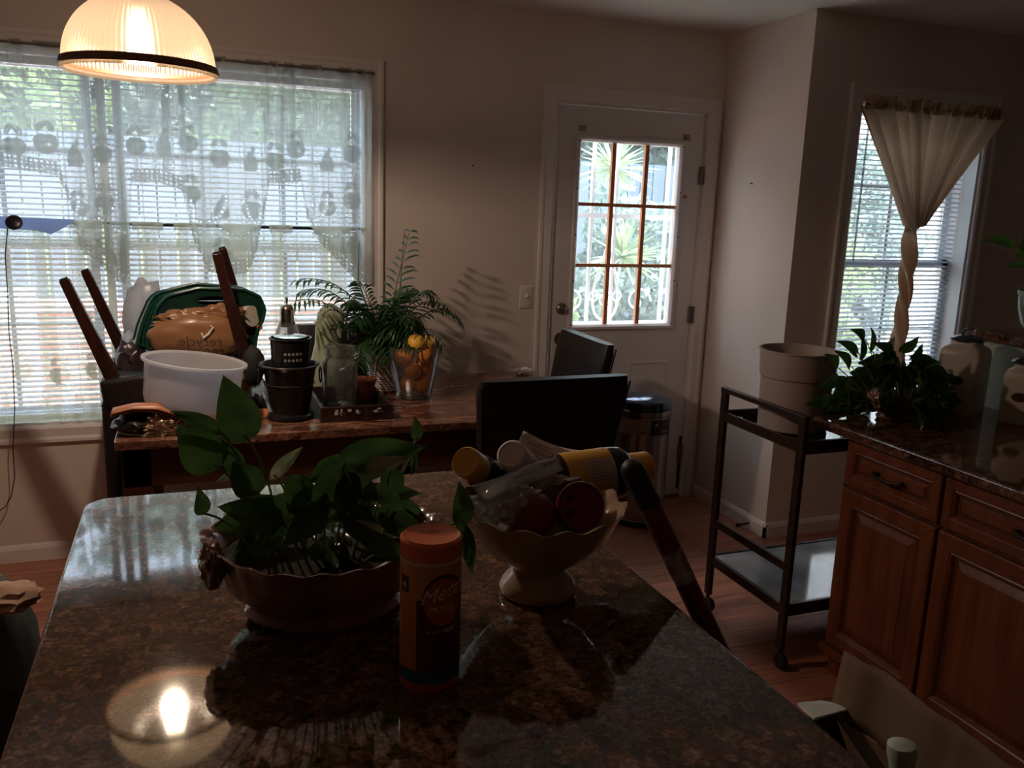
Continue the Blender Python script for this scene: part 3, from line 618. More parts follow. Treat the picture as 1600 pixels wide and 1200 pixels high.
# ================================================================ ISLAND
def rrect(x0, x1, y0, y1, r, n=8):
    out = []
    for cx, cy, a in ((x1-r, y1-r, 0), (x0+r, y1-r, PI/2), (x0+r, y0+r, PI), (x1-r, y0+r, 1.5*PI)):
        out += [(cx+r*math.cos(a+PI/2*i/n), cy+r*math.sin(a+PI/2*i/n)) for i in range(n+1)]
    return out
def slab(mb, poly, z0, z1):
    n = len(poly); return mb.add([(x, y, z0) for x, y in poly]+[(x, y, z1) for x, y in poly], [tuple(range(n-1, -1, -1)), tuple(range(n, 2*n))]+[(i, (i+1) % n, n+(i+1) % n, n+i) for i in range(n)])
IZ = .93
t = thing('kitchen_island', (.25, 1.2, 0), 'kitchen island with speckled brown granite top in the foreground', 'kitchen island')
o = slab(MB(TR((-.25, -1.2, 0))), rrect(-.225, .722, .64, 1.885, .055), IZ-.034, IZ).build('granite_top', M['gran'], t, bevel=.006)
o = MB(TR((-.25, -1.2, 0))).bx(-.08, .62, .75, 1.62, .1, IZ-.034).bx(-.06, .6, .79, 1.58, 0, .1).build('body', wood('island_wood', (.12, .035, .015), (.06, .02, .01)), t)

# ================================================================ TABLE + CHAIRS
TZ = .78
t = thing('dining_table', (.615, 3.3, 0), 'long dining table with brown streaked stone top and dark apron', 'table')
L = TR((-.615, -3.3, 0))
slab(MB(L), rrect(-.253, 1.49, 2.87, 3.74, .012, 3), TZ-.03, TZ).build('tabletop', M['marb'], t, bevel=.003)
MB(L).bx(-.235, 1.47, 2.89, 2.93, TZ-.16, TZ-.03).bx(-.235, 1.47, 3.69, 3.72, TZ-.16, TZ-.03).bx(-.235, -.2, 2.93, 3.69, TZ-.16, TZ-.03).bx(1.435, 1.47, 2.93, 3.69, TZ-.16, TZ-.03).build('apron', M['apron'], t)
for x in (-.19, 1.425):
    for y in (2.935, 3.675): MB(L).box((x, y, (TZ-.03)/2), (.09, .09, TZ-.03)).build('leg', M['apron'], t, bevel=.004)
def chair(loc, rz, label, wt=.47, wb=.43, h=1.0, tuft=True):
    t = thing('dining_chair', loc, label, 'chair', 'dark leather dining chairs', rz)
    def sh(hw0, hw1, T0):      # seat
        pass
    MB().box((0, 0, .42), (.45, .45, .10)).build('seat', M['leather'], t, bevel=.02)
    n = 22; mb = MB(); vs = []
    def bk(u, v):
        # closed slab, u around the section, v up
        return None
    lev = 14; rows = []
    for i in range(lev+1):
        k = i/lev; z = .40+(h-.40)*k; hw = (wb+(wt-wb)*max(0, (k-.3)/.7)**1.3)/2; yc = .205+.10*k**1.2; th = .034
        if i == lev: th = .024; hw -= .012
        for j in range(n):
            a = 2*PI*j/n; cx, cy = math.cos(a), math.sin(a); e = .28
            rows.append((hw*math.copysign(abs(cx)**e, cx), yc+th*math.copysign(abs(cy)**.6, cy), z))
    fs = [(i*n+j, i*n+(j+1) % n, (i+1)*n+(j+1) % n, (i+1)*n+j) for i in range(lev) for j in range(n)]+[tuple(range(n-1, -1, -1)), tuple(lev*n+j for j in range(n))]
    mb.add(rows, fs).build('backrest', M['leather'], t, smooth=True, ang=50)
    if tuft:
        for z in (.62, .78, .9):
            for x in ((-.12, .12) if z != .78 else (-.2, 0, .2)):
                k = (z-.4)/(h-.4); MB().lathe([(0, .008), (.008, .006), (.012, 0)], 12, TR((x*.9, .205+.1*k**1.2-.034, z), rx=PI/2)).build('button', M['leather'], t, smooth=True)
    for s in (-1, 1): MB().tube([(s*(wb+(wt-wb)*max(0, (k-.3)/.7)**1.3)/2*.97, .205+.1*k**1.2+.026, .4+(h-.4)*k) for k in [i/12*.97 for i in range(13)]], .0035, 6).build('piping', M['leather'], t, smooth=True)
    for x, y in ((-.19, -.19), (.19, -.19)): MB().beam((x, y, 0), (x, y, .38), .035, .035, w2=.045, h2=.045).build('leg', M['leg'], t, bevel=.003)
    for x in (-.19, .19): MB().beam((x, .27, 0), (x, .2, .38), .032, .035, up=(1, 0, 0), w2=.045, h2=.045).build('leg', M['leg'], t, bevel=.003)
    return t
chair((1.087, 2.79, 0), PI+.03, 'dark leather dining chair, back to camera, nearest of those at the table', wt=.55, wb=.47, h=1.015, tuft=False)
chair((1.30, 3.33, 0), -PI/2, 'tufted dark leather dining chair at the table end by the door', wt=.50, wb=.46, h=1.01)
chair((.615, 3.53, 0), 0, 'dark leather dining chair against the window, half hidden by the palm', wt=.46, wb=.45, h=1.01, tuft=False)
# upturned chair on the table
YA, YC = 3.27, 3.66
t = thing('dining_chair', (-.05, 3.46, TZ), 'dining chair upturned on the table, red-brown legs in the air', 'chair', 'dark leather dining chairs'); o0 = Vector(t.location)
l1b, l1t, l3b, l3t = at(176, 590, YA), at(100, 437, YA), at(383, 560, YA), at(338, 396, YA)
l2b, l2t, l4b, l4t = at(198, 560, YC), at(133, 423, YC), at(392, 545, YC), at(347, 388, YC)
for a, c in ((l1b, l1t), (l3b, l3t), (l2b, l2t), (l4b, l4t)):
    e = a-(c-a)*.12
    MB().beam(e-o0, c-o0, .050, .044, w2=.032, h2=.03).build('leg', M['leg'], t, bevel=.003)
    MB().beam(c-o0, c+(c-a).normalized()*.006-o0, .026, .024).build('foot_pad', M['blackp'], t)
sa = math.atan2(l3b.z-l1b.z, l3b.x-l1b.x)
zc = (l1b.z+l3b.z)/2
mb = MB(TR(((l1b.x+l3b.x)/2-o0.x, (YA+YC)/2-o0.y, zc-.055-o0.z), ry=-sa)); mb.box((0, 0, 0), (l3b.x-l1b.x+.075, YC-YA+.09, .115)).build('seat', M['leather'], t, bevel=.018)
MB().beam(Vector((l1b.x-.0, (YA+YC)/2, zc-.10))-o0-Vector((.015, 0, 0)), Vector((-.295, (YA+YC)/2, .36))-o0, .47, .05, up=(1, 0, 0)).build('backrest', M['leather'], t, bevel=.02)

# ================================================================ THINGS ON THE TABLE
def base_at(px_, py_, z): return tuple(atZ(px_, py_, z))
clear = thin('clear_glass', tcol=(.96, .97, .965), op=.04, col=(.8, .9, .88), gloss=.17, rough=.03)
poly = thin('clear_plastic_film', tcol=(.92, .92, .92), op=.28, col=(.75, .74, .74), translucent=.4, gloss=.2, rough=.12)
frost = thin('frosted_plastic', tcol=(.9, .9, .92), op=.72, col=(.86, .86, .90), translucent=.55, gloss=.08, rough=.25)
# tub
c = at(297, 600, 3.05); zb = .846
t = thing('plastic_tub', (c.x, 3.05, zb), 'round translucent white plastic tub tilted on the copper mats', 'tub')
t.rotation_euler = (0, .125, 0)
pr = [(.001, 0), (.135, 0), (.148, .008), (.155, .03), (.160, .150), (.168, .155), (.172, .153), (.172, .161), (.166, .163), (.157, .156), (.151, .03), (.140, .012), (.001, .008)]
MB().lathe(pr, 64).build('shell', frost, t, smooth=True)
# copper mats
cop = mat('copper_faux_leather', (.46, .19, .10), .35, var=.3, scale=12)
t = thing('folded_placemat', at(172, 640, 2.93), 'copper coloured folded mats drooping under the plastic tub', 'placemat'); o0 = t.location.copy()
for k in range(2):
    pa = [(172, 638), (205, 630), (245, 630), (285, 643), (325, 666), (352, 684), (385, 690)]
    q = [at(a, c+4*k, 2.905+.012*k) for a, c in pa]
    mb = MB()
    def mf(u, v, q=q):
        f = u*(len(q)-1); i = min(int(f), len(q)-2); p = q[i].lerp(q[i+1], f-i); p = p+Vector((.05*v, .31*v, -.020*max(0, 1-v*9)))
        zt = .82-.006*k+.004*math.sin(u*9); p.z = max(p.z*(1-v)+zt*v if v < .5 else p.z*(1-v)+zt*v, TZ+.004); return p-o0
    mb.grid(mf, 30, 10).build('sheet', cop, t, smooth=True, solid=.0025)
o = blob(MB(), at(212, 660, 2.98), (.07, .07, .032), 3, .25).build('black_pouch', mat('black_foil', (.02, .02, .022), .3, bump=.4, scale=30), smooth=True, loc=tuple(at(212, 682, 2.98)), ang=60); tag(o, 'crumpled black pouch under the copper mats at the table corner', 'pouch')
o = blob(MB(), at(255, 666, 2.95), (.080, .045, .038), 5, .5, 4, 4).build('foil_pouch', mat('silver_foil', (.75, .62, .48), .25, metal=1), smooth=True, loc=tuple(at(258, 683, 2.955)), ang=35); tag(o, 'shiny crinkled foil pouch under the copper mats', 'pouch')
q = [atZ(a, c, TZ) for a, c in ((183, 680), (200, 667), (262, 668), (240, 684))]; mb = MB(); mb.add([(p.x, p.y, TZ+.002) for p in q]+[(p.x, p.y, TZ+.007) for p in q], [(3, 2, 1, 0), (4, 5, 6, 7)]+[(i, (i+1) % 4, 4+(i+1) % 4, 4+i) for i in range(4)])
o = mb.build('envelope', mat('tan_paper', (.6, .48, .35), .8), loc=(q[0].x, q[0].y, TZ)); tag(o, 'tan folded paper lying flat at the left table corner', 'paper')
o = MB().grid(lambda u, v: atZ(386+34*u, 656+6*v+3*math.sin(u*5), TZ)+Vector((0, .10*v, .012+.012*math.sin(u*6+v*5)+.01*u*v)), 16, 8).build('orange_cloth', mat('rust_cloth', (.5, .16, .08), .8), smooth=True, solid=.003, loc=tuple(atZ(400, 662, TZ))); tag(o, 'rust orange folded cloth left of the black bucket', 'cloth')
# stuff piled on the upturned seat
SY = 3.47
green = mat('dark_green_plastic', (.004, .026, .018), .32); 
for k, lb in enumerate(('dark green plastic tote with handle slot, front one of the nested pair', 'dark green plastic tote, rear one of the nested pair')):
    y = 3.40+.07*k; dx, dy = (0, 0) if k == 0 else (-9, -9)
    out = [(228, 548), (232, 520), (246, 480), (262, 462), (290, 455), (310, 450), (380, 452), (405, 462), (414, 482), (411, 500), (402, 515), (398, 548)] if k == 0 else [(212, 545), (222, 505), (238, 466), (250, 457), (305, 443), (375, 449), (404, 462), (412, 480), (400, 530)]
    P = [at(a, c, y) for a, c in out]; t = thing('plastic_tote', tuple(at(305, 548, y)), lb, 'tote', 'nested green totes'); o0 = t.location.copy()
    P = [p-o0 for p in P]; rim = [(p.x, 0, p.z) for p in P]
    mb = MB()
    # front panel as ring strips round the handle slot
    sc0 = at(333, 470, y)-o0; slot = [(sc0.x+.062*math.cos(a), sc0.z+.018*math.sin(a)) for a in [i/24*2*PI for i in range(24)]] if k == 0 else None
    def outl(a):   # ray from slot centre to outline
        best = None; dx_, dz_ = math.cos(a), math.sin(a)
        for i in range(len(rim)):
            x1_, z1_ = rim[i][0]-sc0.x, rim[i][2]-sc0.z; x2_, z2_ = rim[(i+1) % len(rim)][0]-sc0.x, rim[(i+1) % len(rim)][2]-sc0.z
            den_ = dx_*(z2_-z1_)-dz_*(x2_-x1_)
            if abs(den_) < 1e-9: continue
            tt = (x1_*(z2_-z1_)-z1_*(x2_-x1_))/den_; ss = (x1_*dz_-z1_*dx_)/den_
            if tt > 0 and 0 <= ss <= 1 and (best is None or tt < best): best = tt
        return (sc0.x+dx_*(best or .05), sc0.z+dz_*(best or .05))
    n = 72; A = [i/n*2*PI for i in range(n)]; vs = []
    inner = [(sc0.x+.060*math.cos(a), sc0.z+(.017 if k == 0 else .001)*math.sin(a)) for a in A]; outer = [outl(a) for a in A]
    for yy in (0, .006): vs += [(p[0], yy, p[1]) for p in inner]+[(p[0], yy, p[1]) for p in outer]
    fs = []
    for i in range(n):
        j = (i+1) % n; fs += [(i, j, n+j, n+i), (2*n+j, 2*n+i, 3*n+i, 3*n+j), (j, i, 2*n+i, 2*n+j), (n+i, n+j, 3*n+j, 3*n+i)]
    mb.add(vs, fs).build('front_panel', green, t, smooth=True, ang=30)
    m2 = MB(); ro = [o_ for o_ in outer if o_[1] > outer[0][1]-.12]
    m2.tube([(p[0], -.004, p[1]) for p in outer]+[(outer[0][0], -.004, outer[0][1])], .006, 8, cap=False); m2.build('rim', mat('green_rim_plastic', (.007, .05, .033), .28), t, smooth=True)
    for kk in ((1, 2) if k == 0 else (1,)):
        m4 = MB().tube([(p[0]*(1+.035*kk)-.008*kk, .012*kk, p[1]*(1-.02*kk)+.004*kk) for p in outer[int(n*.12):int(n*.72)]], .0045, 6); m4.build('nested_rim', mat('green_rim_plastic', (.007, .05, .033), .28), t, smooth=True)
    m3 = MB(); vs = []; dd = .06
    sel = outer; nn = len(sel)
    vs = [(p[0], 0, p[1]) for p in sel]+[(p[0]*.93, dd, p[1]*.93) for p in sel]
    m3.add(vs, [(i, (i+1) % nn, nn+(i+1) % nn, nn+i) for i in range(nn)]).build('side_wall', green, t, smooth=True)
o = blob(MB(), at(228, 500, 3.60), (.085, .04, .15), 9, .3).build('plastic_bag', thin('grey_bag_film', op=.8, col=(.55, .56, .6), translucent=.5, gloss=.08, rough=.3), smooth=True, loc=tuple(at(228, 548, 3.6))); tag(o, 'greyish white plastic bag behind the green totes, left side', 'bag')
tanbag = thin('tan_bag_film', op=.93, col=(.34, .165, .08), translucent=.25, gloss=.1, rough=.3)
t = thing('shopping_bag', tuple(at(310, 552, 3.33)), 'tan plastic shopping bag with mirrored word recycle, under the green totes', 'bag'); o0 = t.location.copy()
blob(MB(), at(312, 527, 3.31)-o0, (.175, .045, .085), 12, .10, 2, 4, ridge=False).build('bag_body', tanbag, t, smooth=True, ang=180)
mb = MB(); blob(mb, at(300, 496, 3.33)-o0, (.11, .03, .032), 14, .3, 3, 4); blob(mb, at(345, 490, 3.335)-o0, (.08, .025, .035), 15, .35, 3, 4); blob(mb, at(265, 508, 3.33)-o0, (.06, .025, .02), 16, .3, 3, 3)
mb.build('bag_folds', tanbag, t, smooth=True, ang=70)
mb = MB(); mb.tube([at(a, c, 3.265)-o0 for a, c in ((315, 520), (318, 528), (326, 522), (333, 512), (328, 508))], [.004, .006, .005, .004, .002], 6); mb.build('bag_tie', thin('white_film', op=.8, col=(.9, .85, .8)), t, smooth=True)
vs, fs = text_mesh('recycle.', .052, .0003); p0 = at(311, 541, 3.243)-o0; rx_ = CR.copy()
MB().add([(p0.x-v[0], p0.y-.0+.55*(v[0])**2*2+.0*v[2]+v[2], p0.z+v[1]-v[0]*-.035) for v in vs], fs).build('lettering', mat('dark_print', (.05, .03, .025), .6), t)
o = blob(MB(), at(203, 565, 3.42), (.05, .06, .07), 21, .45).build('dark_bag', mat('dark_bag_film', (.035, .025, .03), .25, bump=.4), smooth=True, loc=tuple(at(203, 590, 3.42)), ang=70); tag(o, 'small dark crinkled bag on the upturned seat, between the left legs', 'bag')
o = blob(MB(), at(203, 538, 3.5), (.03, .03, .05), 22, .3).build('blue_bottle', mat('pale_blue_plastic_wrap', (.4, .5, .62), .3), smooth=True, loc=tuple(at(203, 552, 3.5))); tag(o, 'pale blue wrapped bundle behind the left chair leg', 'bundle')
o = MB().lathe([(.001, .02), (.034, .02), (.036, .10), (.040, .10), (.040, .0), (.001, .0)], 28, aim(at(394, 494, 3.38), (-.55, .6, -.1))).build('paper_roll', mat('cream_paper', (.62, .55, .46), .8), smooth=True, loc=tuple(at(380, 515, 3.43))); tag(o, 'cream rolled item poking out right of the raised chair leg', 'roll')
o = MB().tube([at(a, c, 3.4) for a, c in ((375, 512), (392, 508), (410, 512))], [.008, .012, .008], 8).build('brown_strap', cop, smooth=True, loc=tuple(at(392, 512, 3.4))); tag(o, 'short brown strap sticking out beside the cream roll', 'strap')
o = blob(MB(), at(396, 572, 3.2), (.040, .04, .075), 31, .12).build('black_sock', mat('black_knit', (.012, .012, .014), .8, bump=.3, scale=150), smooth=True, loc=tuple(at(396, 600, 3.2))); tag(o, 'black cloth bundle hanging by the right raised chair leg', 'cloth')
o = blob(MB(), at(399, 622, 3.22), (.042, .04, .085), 33, .35).build('clear_bag', poly, smooth=True, loc=tuple(at(399, 655, 3.22))); tag(o, 'crinkled clear plastic bag left of the black bucket', 'bag')
o = blob(MB(), at(402, 635, 3.16), (.03, .03, .045), 34, .3).build('black_bundle', mat('black_cloth', (.015, .015, .017), .7), smooth=True, loc=tuple(at(402, 655, 3.16))); tag(o, 'small black cloth lump at the foot of the black bucket', 'cloth')
t = thing('spice_jar', tuple(at(381, 632, 3.22)), 'small brown jar with gold lid behind the tub', 'jar')
MB().lathe([(.001, 0), (.028, 0), (.03, .01), (.03, .085), (.02, .1), (.001, .1)], 24).build('jar_body', mat('brown_jar', (.12, .05, .02), .2), t, smooth=True)
MB().lathe([(.03, .10), (.032, .105), (.032, .135), (.001, .138)], 24).build('lid', mat('gold_lid', (.6, .45, .25), .4, metal=.5), t, smooth=True)
# black bucket with strainer
c = atZ(454, 652, TZ); t = thing('black_bucket', (c.x, c.y, TZ), 'black enamel ice bucket with wire rings beside the wooden tray', 'bucket')
MB().lathe([(.001, 0), (.078, 0), (.083, .006), (.08, .016), (.066, .022), (.066, .03), (.074, .06), (.09, .175), (.098, .19), (.101, .195), (.098, .2), (.088, .19), (.07, .06), (.001, .03)], 56).build('body', M['blacks'], t, smooth=True)
mb = MB().tube(circ((0, 0, .197), .103, 48), .0035, 8, cap=False).tube(circ((0, 0, .13), .087, 48), .0022, 6, cap=False)
mb.build('wire_ring', mat('dark_wire', (.12, .11, .11), .3, metal=.8), t, smooth=True)
for s_ in (-1, 1): MB().tube(circ((s_*.108, 0, .155), .028, 18, 'x'), .003, 6, cap=False).build('ring_handle', M['blacks'], t, smooth=True)
t = thing('utensil_strainer', (c.x+.005, c.y, TZ+.07), 'perforated black metal cylinder standing inside the black bucket', 'strainer')
MB().lathe([(.001, 0), (.062, 0), (.07, .215), (.074, .218), (.074, .223), (.068, .223), (.06, .01), (.001, .01)], 48).build('cylinder', M['blacks'], t, smooth=True)
MB().lathe([(.001, .222), (.052, .222), (.058, .227), (.04, .231), (.001, .231)], 40).build('lid', M['chrome'], t, smooth=True)
mb = MB(); lm = mat('bright_hole', (.30, .28, .27), .5)
for i in range(5):
    for j in range(2):
        a = -PI/2-.38+.2*i; mb.lathe([(.001, .0012), (.0048, .0012), (.005, 0)], 10, aim((.0685*math.cos(a), .0685*math.sin(a), .15+.022*j), (math.cos(a), math.sin(a), -.04)))
mb.build('hole', lm, t)
# tray, jar, bowl
t = thing('wooden_tray', (.548, 3.15, TZ), 'dark wooden tray with chipped white painting on its side', 'tray'); tw = wood('dark_tray_wood', (.05, .022, .013), (.02, .01, .008), .4)
MB().bx(-.13, .11, -.17, .17, 0, .01).build('base', tw, t)
MB().bx(-.14, .12, -.182, -.17, 0, .055).bx(-.14, .12, .17, .182, 0, .055).bx(-.14, -.128, -.17, .17, 0, .055).bx(.108, .12, -.17, .17, 0, .055).build('side', tw, t, bevel=.002)
mb = MB(); rr = random.Random(4)
for i in range(14): x = -.10+rr.random()*.18; mb.bx(x, x+.004+rr.random()*.014, -.1835, -.182, .02+rr.random()*.022, .022+rr.random()*.024+.003)
mb.build('paint_chip', mat('white_paint_chip', (.6, .58, .55), .6), t)
t = thing('glass_jar', (.505, 3.15, TZ+.01), 'empty open clear glass jar standing in the wooden tray', 'jar')
MB().lathe([(.001, 0), (.058, 0), (.064, .008), (.066, .16), (.062, .178), (.052, .19), (.05, .196), (.054, .2), (.055, .222), (.058, .228), (.055, .234), (.050, .23), (.047, .2), (.058, .175), (.062, .16), (.060, .012), (.001, .006)], 48).build('glass', clear, t, smooth=True)
mb = MB().tube([(.012, -.0, .012), (.012, 0, .05), (.014, 0, .12), (.006, 0, .135), (-.008, .0, .128)], [.003, .004, .006, .009, .005], 8).lathe([(.001, .0), (.022, .0), (.018, .008), (.001, .014)], 20)
o = mb.build('pepper_mill', M['chrome'], smooth=True, loc=(-0, 0, 0)); o.location = (.515, 3.155, TZ+.02); tag(o, 'small chrome kitchen tool standing inside the clear glass jar', 'utensil')
t = thing('wooden_bowl', (.607, 3.25, TZ+.01), 'brown glazed bowl in the tray behind the glass jar', 'bowl')
MB().lathe([(.001, 0), (.045, 0), (.055, .02), (.05, .06), (.058, .085), (.054, .087), (.045, .06), (.04, .02), (.001, .012)], 36).build('bowl', mat('brown_bowl', (.20, .07, .035), .3), t, smooth=True)
# decanter
p = at(449, 520, 3.50); t = thing('glass_decanter', (p.x, 3.5, TZ), 'conical clear glass decanter with metal stopper before the window', 'decanter')
MB().lathe([(.001, 0), (.088, 0), (.092, .01), (.086, .05), (.045, .25), (.03, .29), (.026, .29), (.041, .25), (.08, .05), (.001, .01)], 40).build('glass', clear, t, smooth=True)
MB().lathe([(.001, .27), (.029, .27), (.031, .285), (.028, .3), (.028, .34), (.022, .355), (.01, .362), (.001, .363)], 32).tube([(0, 0, .36), (0, 0, .382), (0, 0, .392)], [.003, .006, .001], 8).build('stopper', mat('aged_silver', (.6, .5, .4), .2, metal=1), t, smooth=True)
# green ceramic bird
p = at(513, 540, 3.44); t = thing('ceramic_bird', (p.x, 3.44, TZ), 'pale green glazed ceramic bird figurine with bowed head', 'figurine')
cg = mat('celadon_glaze', (.42, .48, .34), .18, var=.15, scale=10)
MB().tube([(-.02, 0, 0), (-.025, 0, .05), (-.012, 0, .12), (0, 0, .2), (-.004, 0, .27), (.0, 0, .32), (.012, 0, .352), (.022, 0, .366)], [.055, .062, .062, .054, .046, .044, .03, .004], 24).build('body', cg, t, smooth=True)
MB().tube([(-.028, -.02, .33), (0, -.026, .342), (.022, -.028, .33), (.034, -.03, .30), (.04, -.03, .27), (.042, -.03, .235)], [.02, .034, .036, .028, .016, .009], 16).build('beak', cg, t, smooth=True)
MB().tube([(-.055, -.03, .30), (-.04, -.05, .275), (-.005, -.058, .24), (.03, -.055, .21)], [.004, .007, .007, .003], 8).build('wing', cg, t, smooth=True)
# vase with citrus
c = Vector((.828, 3.30, TZ)); t = thing('citrus_vase', tuple(c), 'ribbed clear glass vase full of oranges and lemons', 'vase')
MB().lathe([(.001, 0), (.066, 0), (.07, .006), (.107, .21), (.104, .212), (.067, .02), (.001, .016)], 96, rf=lambda i, a, r, z: (r*(1+.012*(abs(math.sin(a*9))**6)), z)).build('glass', clear, t, smooth=True, ang=60)
om = mat('orange_peel', (.85, .27, .03), .4, var=.1, scale=60, bump=.25); lm_ = mat('lemon_peel', (.9, .5, .07), .4, var=.1, scale=60, bump=.2)
fr = [(-.028, -.02, .055, 0, 'orange low left against the glass of the vase'), (.03, -.018, .055, 0, 'orange low right against the glass of the vase'), (0, .035, .06, 0, 'orange at the bottom rear of the vase'), (-.012, -.026, .115, 0, 'orange in the middle of the vase, second layer left'), (.04, .005, .125, 0, 'orange in the second layer of the vase, right side'), (-.045, -.01, .165, 0, 'orange high on the left side of the vase'), (.035, -.03, .175, 0, 'orange below the two lemons, right of centre'), (-.02, .035, .185, 0, 'orange behind the front lemon near the vase rim'), (.002, -.016, .222, 1, 'lemon on top of the pile, left of the two'), (.056, .004, .215, 1, 'lemon on top of the pile, right of the two')]
for i, (x, y, z, l_, lb) in enumerate(fr):
    r_ = .036+.002*(i % 3); mb = MB(); bm = bmesh.new(); bmesh.ops.create_uvsphere(bm, u_segments=24, v_segments=16, radius=r_); vs = [(v.co.x, v.co.y, v.co.z*(.92 if not l_ else 1.12)) for v in bm.verts]; fs = [tuple(v.index for v in f.verts) for f in bm.faces]; bm.free()
    mb.add(vs, fs, TR((0, 0, 0), rx=i, ry=i*1.7)); o = mb.build('lemon' if l_ else 'orange', lm_ if l_ else om, smooth=True, ang=80); o.location = (c.x+x, c.y+y, TZ+z); tag(o, lb, 'lemon' if l_ else 'orange', 'citrus fruit in the glass vase')
o = blob(MB(), (1.445, 3.66, TZ+.017), (.045, .03, .016), 41, .5).build('napkin', mat('white_paper_napkin', (.8, .76, .75), .9), smooth=True, loc=(1.445, 3.66, TZ)); tag(o, 'crumpled white napkin at the far right end of the table', 'napkin')
# palm
PX, PY = .735, 3.45
t = thing('potted_palm', (PX, PY, TZ), 'potted parlour palm in white ribbed pot on the table', 'plant')
MB().lathe([(.001, 0), (.055, 0), (.058, .004), (.074, .15), (.078, .153), (.077, .16), (.07, .16), (.068, .14), (.001, .14)]+[], 48, rf=lambda i, a, r, z: (r, z)).build('pot_core', mat('pot_white', (.62, .58, .56), .35), t, smooth=True)
rp = [(.0555, .004)]
for i in range(14): z = .006+i*.0102; r_ = .0575+(z/.15)*.0175; rp += [(r_, z), (r_+.0028, z+.005)]
MB().lathe(rp+[(.077, .152)], 48).build('pot_ribs', mat('pot_white_glaze', (.66, .62, .60), .3), t, smooth=True, ang=25)
pg = leafmat('palm_leaflet', (.035, .10, .035), (.015, .05, .022), 9, .3, .35); stm = mat('palm_stalk', (.10, .12, .04), .5)
def frond(mbL, mbS, p0, p1, p2, ll, n, seed, wd=.007):
    rs = random.Random(seed); P = []
    for i in range(n+1): u = i/n; P.append(p0*(1-u)**2+p1*2*u*(1-u)+p2*u*u)
    mbS.tube(P, [.003*(1-i/n)+.0012 for i in range(n+1)], 5)
    for i in range(int(n*.30), n+1):
        u = i/n; d = (P[min(i+1, n)]-P[max(i-1, 0)]).normalized(); side = d.cross(Vector((0, 0, 1)));
        if side.length < .2: side = d.cross(Vector((.3, -1, 0)))
        side.normalize(); k = ll*(.45+.55*math.sin(PI*min(1, (u-.22)/.8*.92+.08)))
        for s in (-1, 1):
            dv = (side*s*.9+d*.55+Vector((rs.uniform(-.12, .12), rs.uniform(-.12, .12), -.05+rs.uniform(-.1, .1)))).normalized(); L = k*rs.uniform(1.05, 1.4)
            nn = dv.cross(d).normalized(); wv = nn.cross(dv).normalized()*wd; q0 = P[i]; q1 = q0+dv*L*.4+Vector((0, 0, -.004)); q2 = q0+dv*L*.75+Vector((0, 0, -.016)); q3 = q0+dv*L+Vector((0, 0, -.035))
            mbL.add([tuple(x) for x in (q0, q1-wv, q1+wv, q2-wv*.8, q2+wv*.8, q3)], [(0, 1, 2), (1, 3, 4, 2), (3, 5, 4)])
mbL, mbS = MB(), MB(); o0 = Vector((PX, PY, TZ)); root_ = Vector((0, 0, .14))
FR = [((640, 362), 3.50, (612, 470), .10), ((468, 436), 3.36, (560, 425), .09), ((462, 470), 3.30, (520, 450), .085), ((545, 470), 3.45, (575, 460), .07), ((720, 500), 3.40, (680, 445), .085), ((678, 462), 3.36, (650, 425), .08), ((560, 440), 3.55, (580, 460), .08),
      ((690, 535), 3.3, (650, 480), .075), ((560, 570), 3.3, (560, 500), .07), ((540, 510), 3.38, (570, 470), .08), ((655, 500), 3.36, (625, 465), .09), ((585, 475), 3.3, (590, 490), .10), ((640, 450), 3.55, (620, 460), .08), ((520, 500), 3.55, (560, 460), .08), ((610, 520), 3.3, (600, 470), .10), ((612, 560), 3.28, (600, 490), .08), ((655, 560), 3.42, (640, 490), .07), ((700, 480), 3.62, (650, 440), .07), ((645, 520), 3.3, (630, 480), .09), ((580, 540), 3.34, (575, 500), .09), ((470, 455), 3.5, (540, 430), .08)]
for i, ((a, c_), y, (e, f), ll) in enumerate(FR):
    p2 = at(a, c_, y)-o0; p1 = at(e, f, (y+PY)/2)-o0; frond(mbL, mbS, root_+Vector((random.uniform(-.02, .02), random.uniform(-.02, .02), 0)), p1, p2, ll, 18, i, .0052)
rs = random.Random(77)
for i in range(20):
    a = rs.uniform(0, 2*PI); e = rs.uniform(.15, 1.25); L_ = rs.uniform(.18, .30); p2 = Vector((math.cos(a)*math.cos(e)*L_, min(.10, math.sin(a)*math.cos(e)*L_), .16+math.sin(e)*L_*.9)); p1 = Vector((p2.x*.35, p2.y*.35, p2.z+.05))
    frond(mbL, mbS, root_, p1, p2, .075, 16, 100+i, .005)
for (a0_, a1_, y) in (((625, 455), (632, 358), 3.52), ((560, 440), (561, 377), 3.42)): mbS.tube([root_, at(*a0_, y)-o0, at(*a1_, y)-o0], [.003, .003, .0012], 6)
mbL.build('leaflets', pg, t); mbS.build('stalk', stm, t, smooth=True)

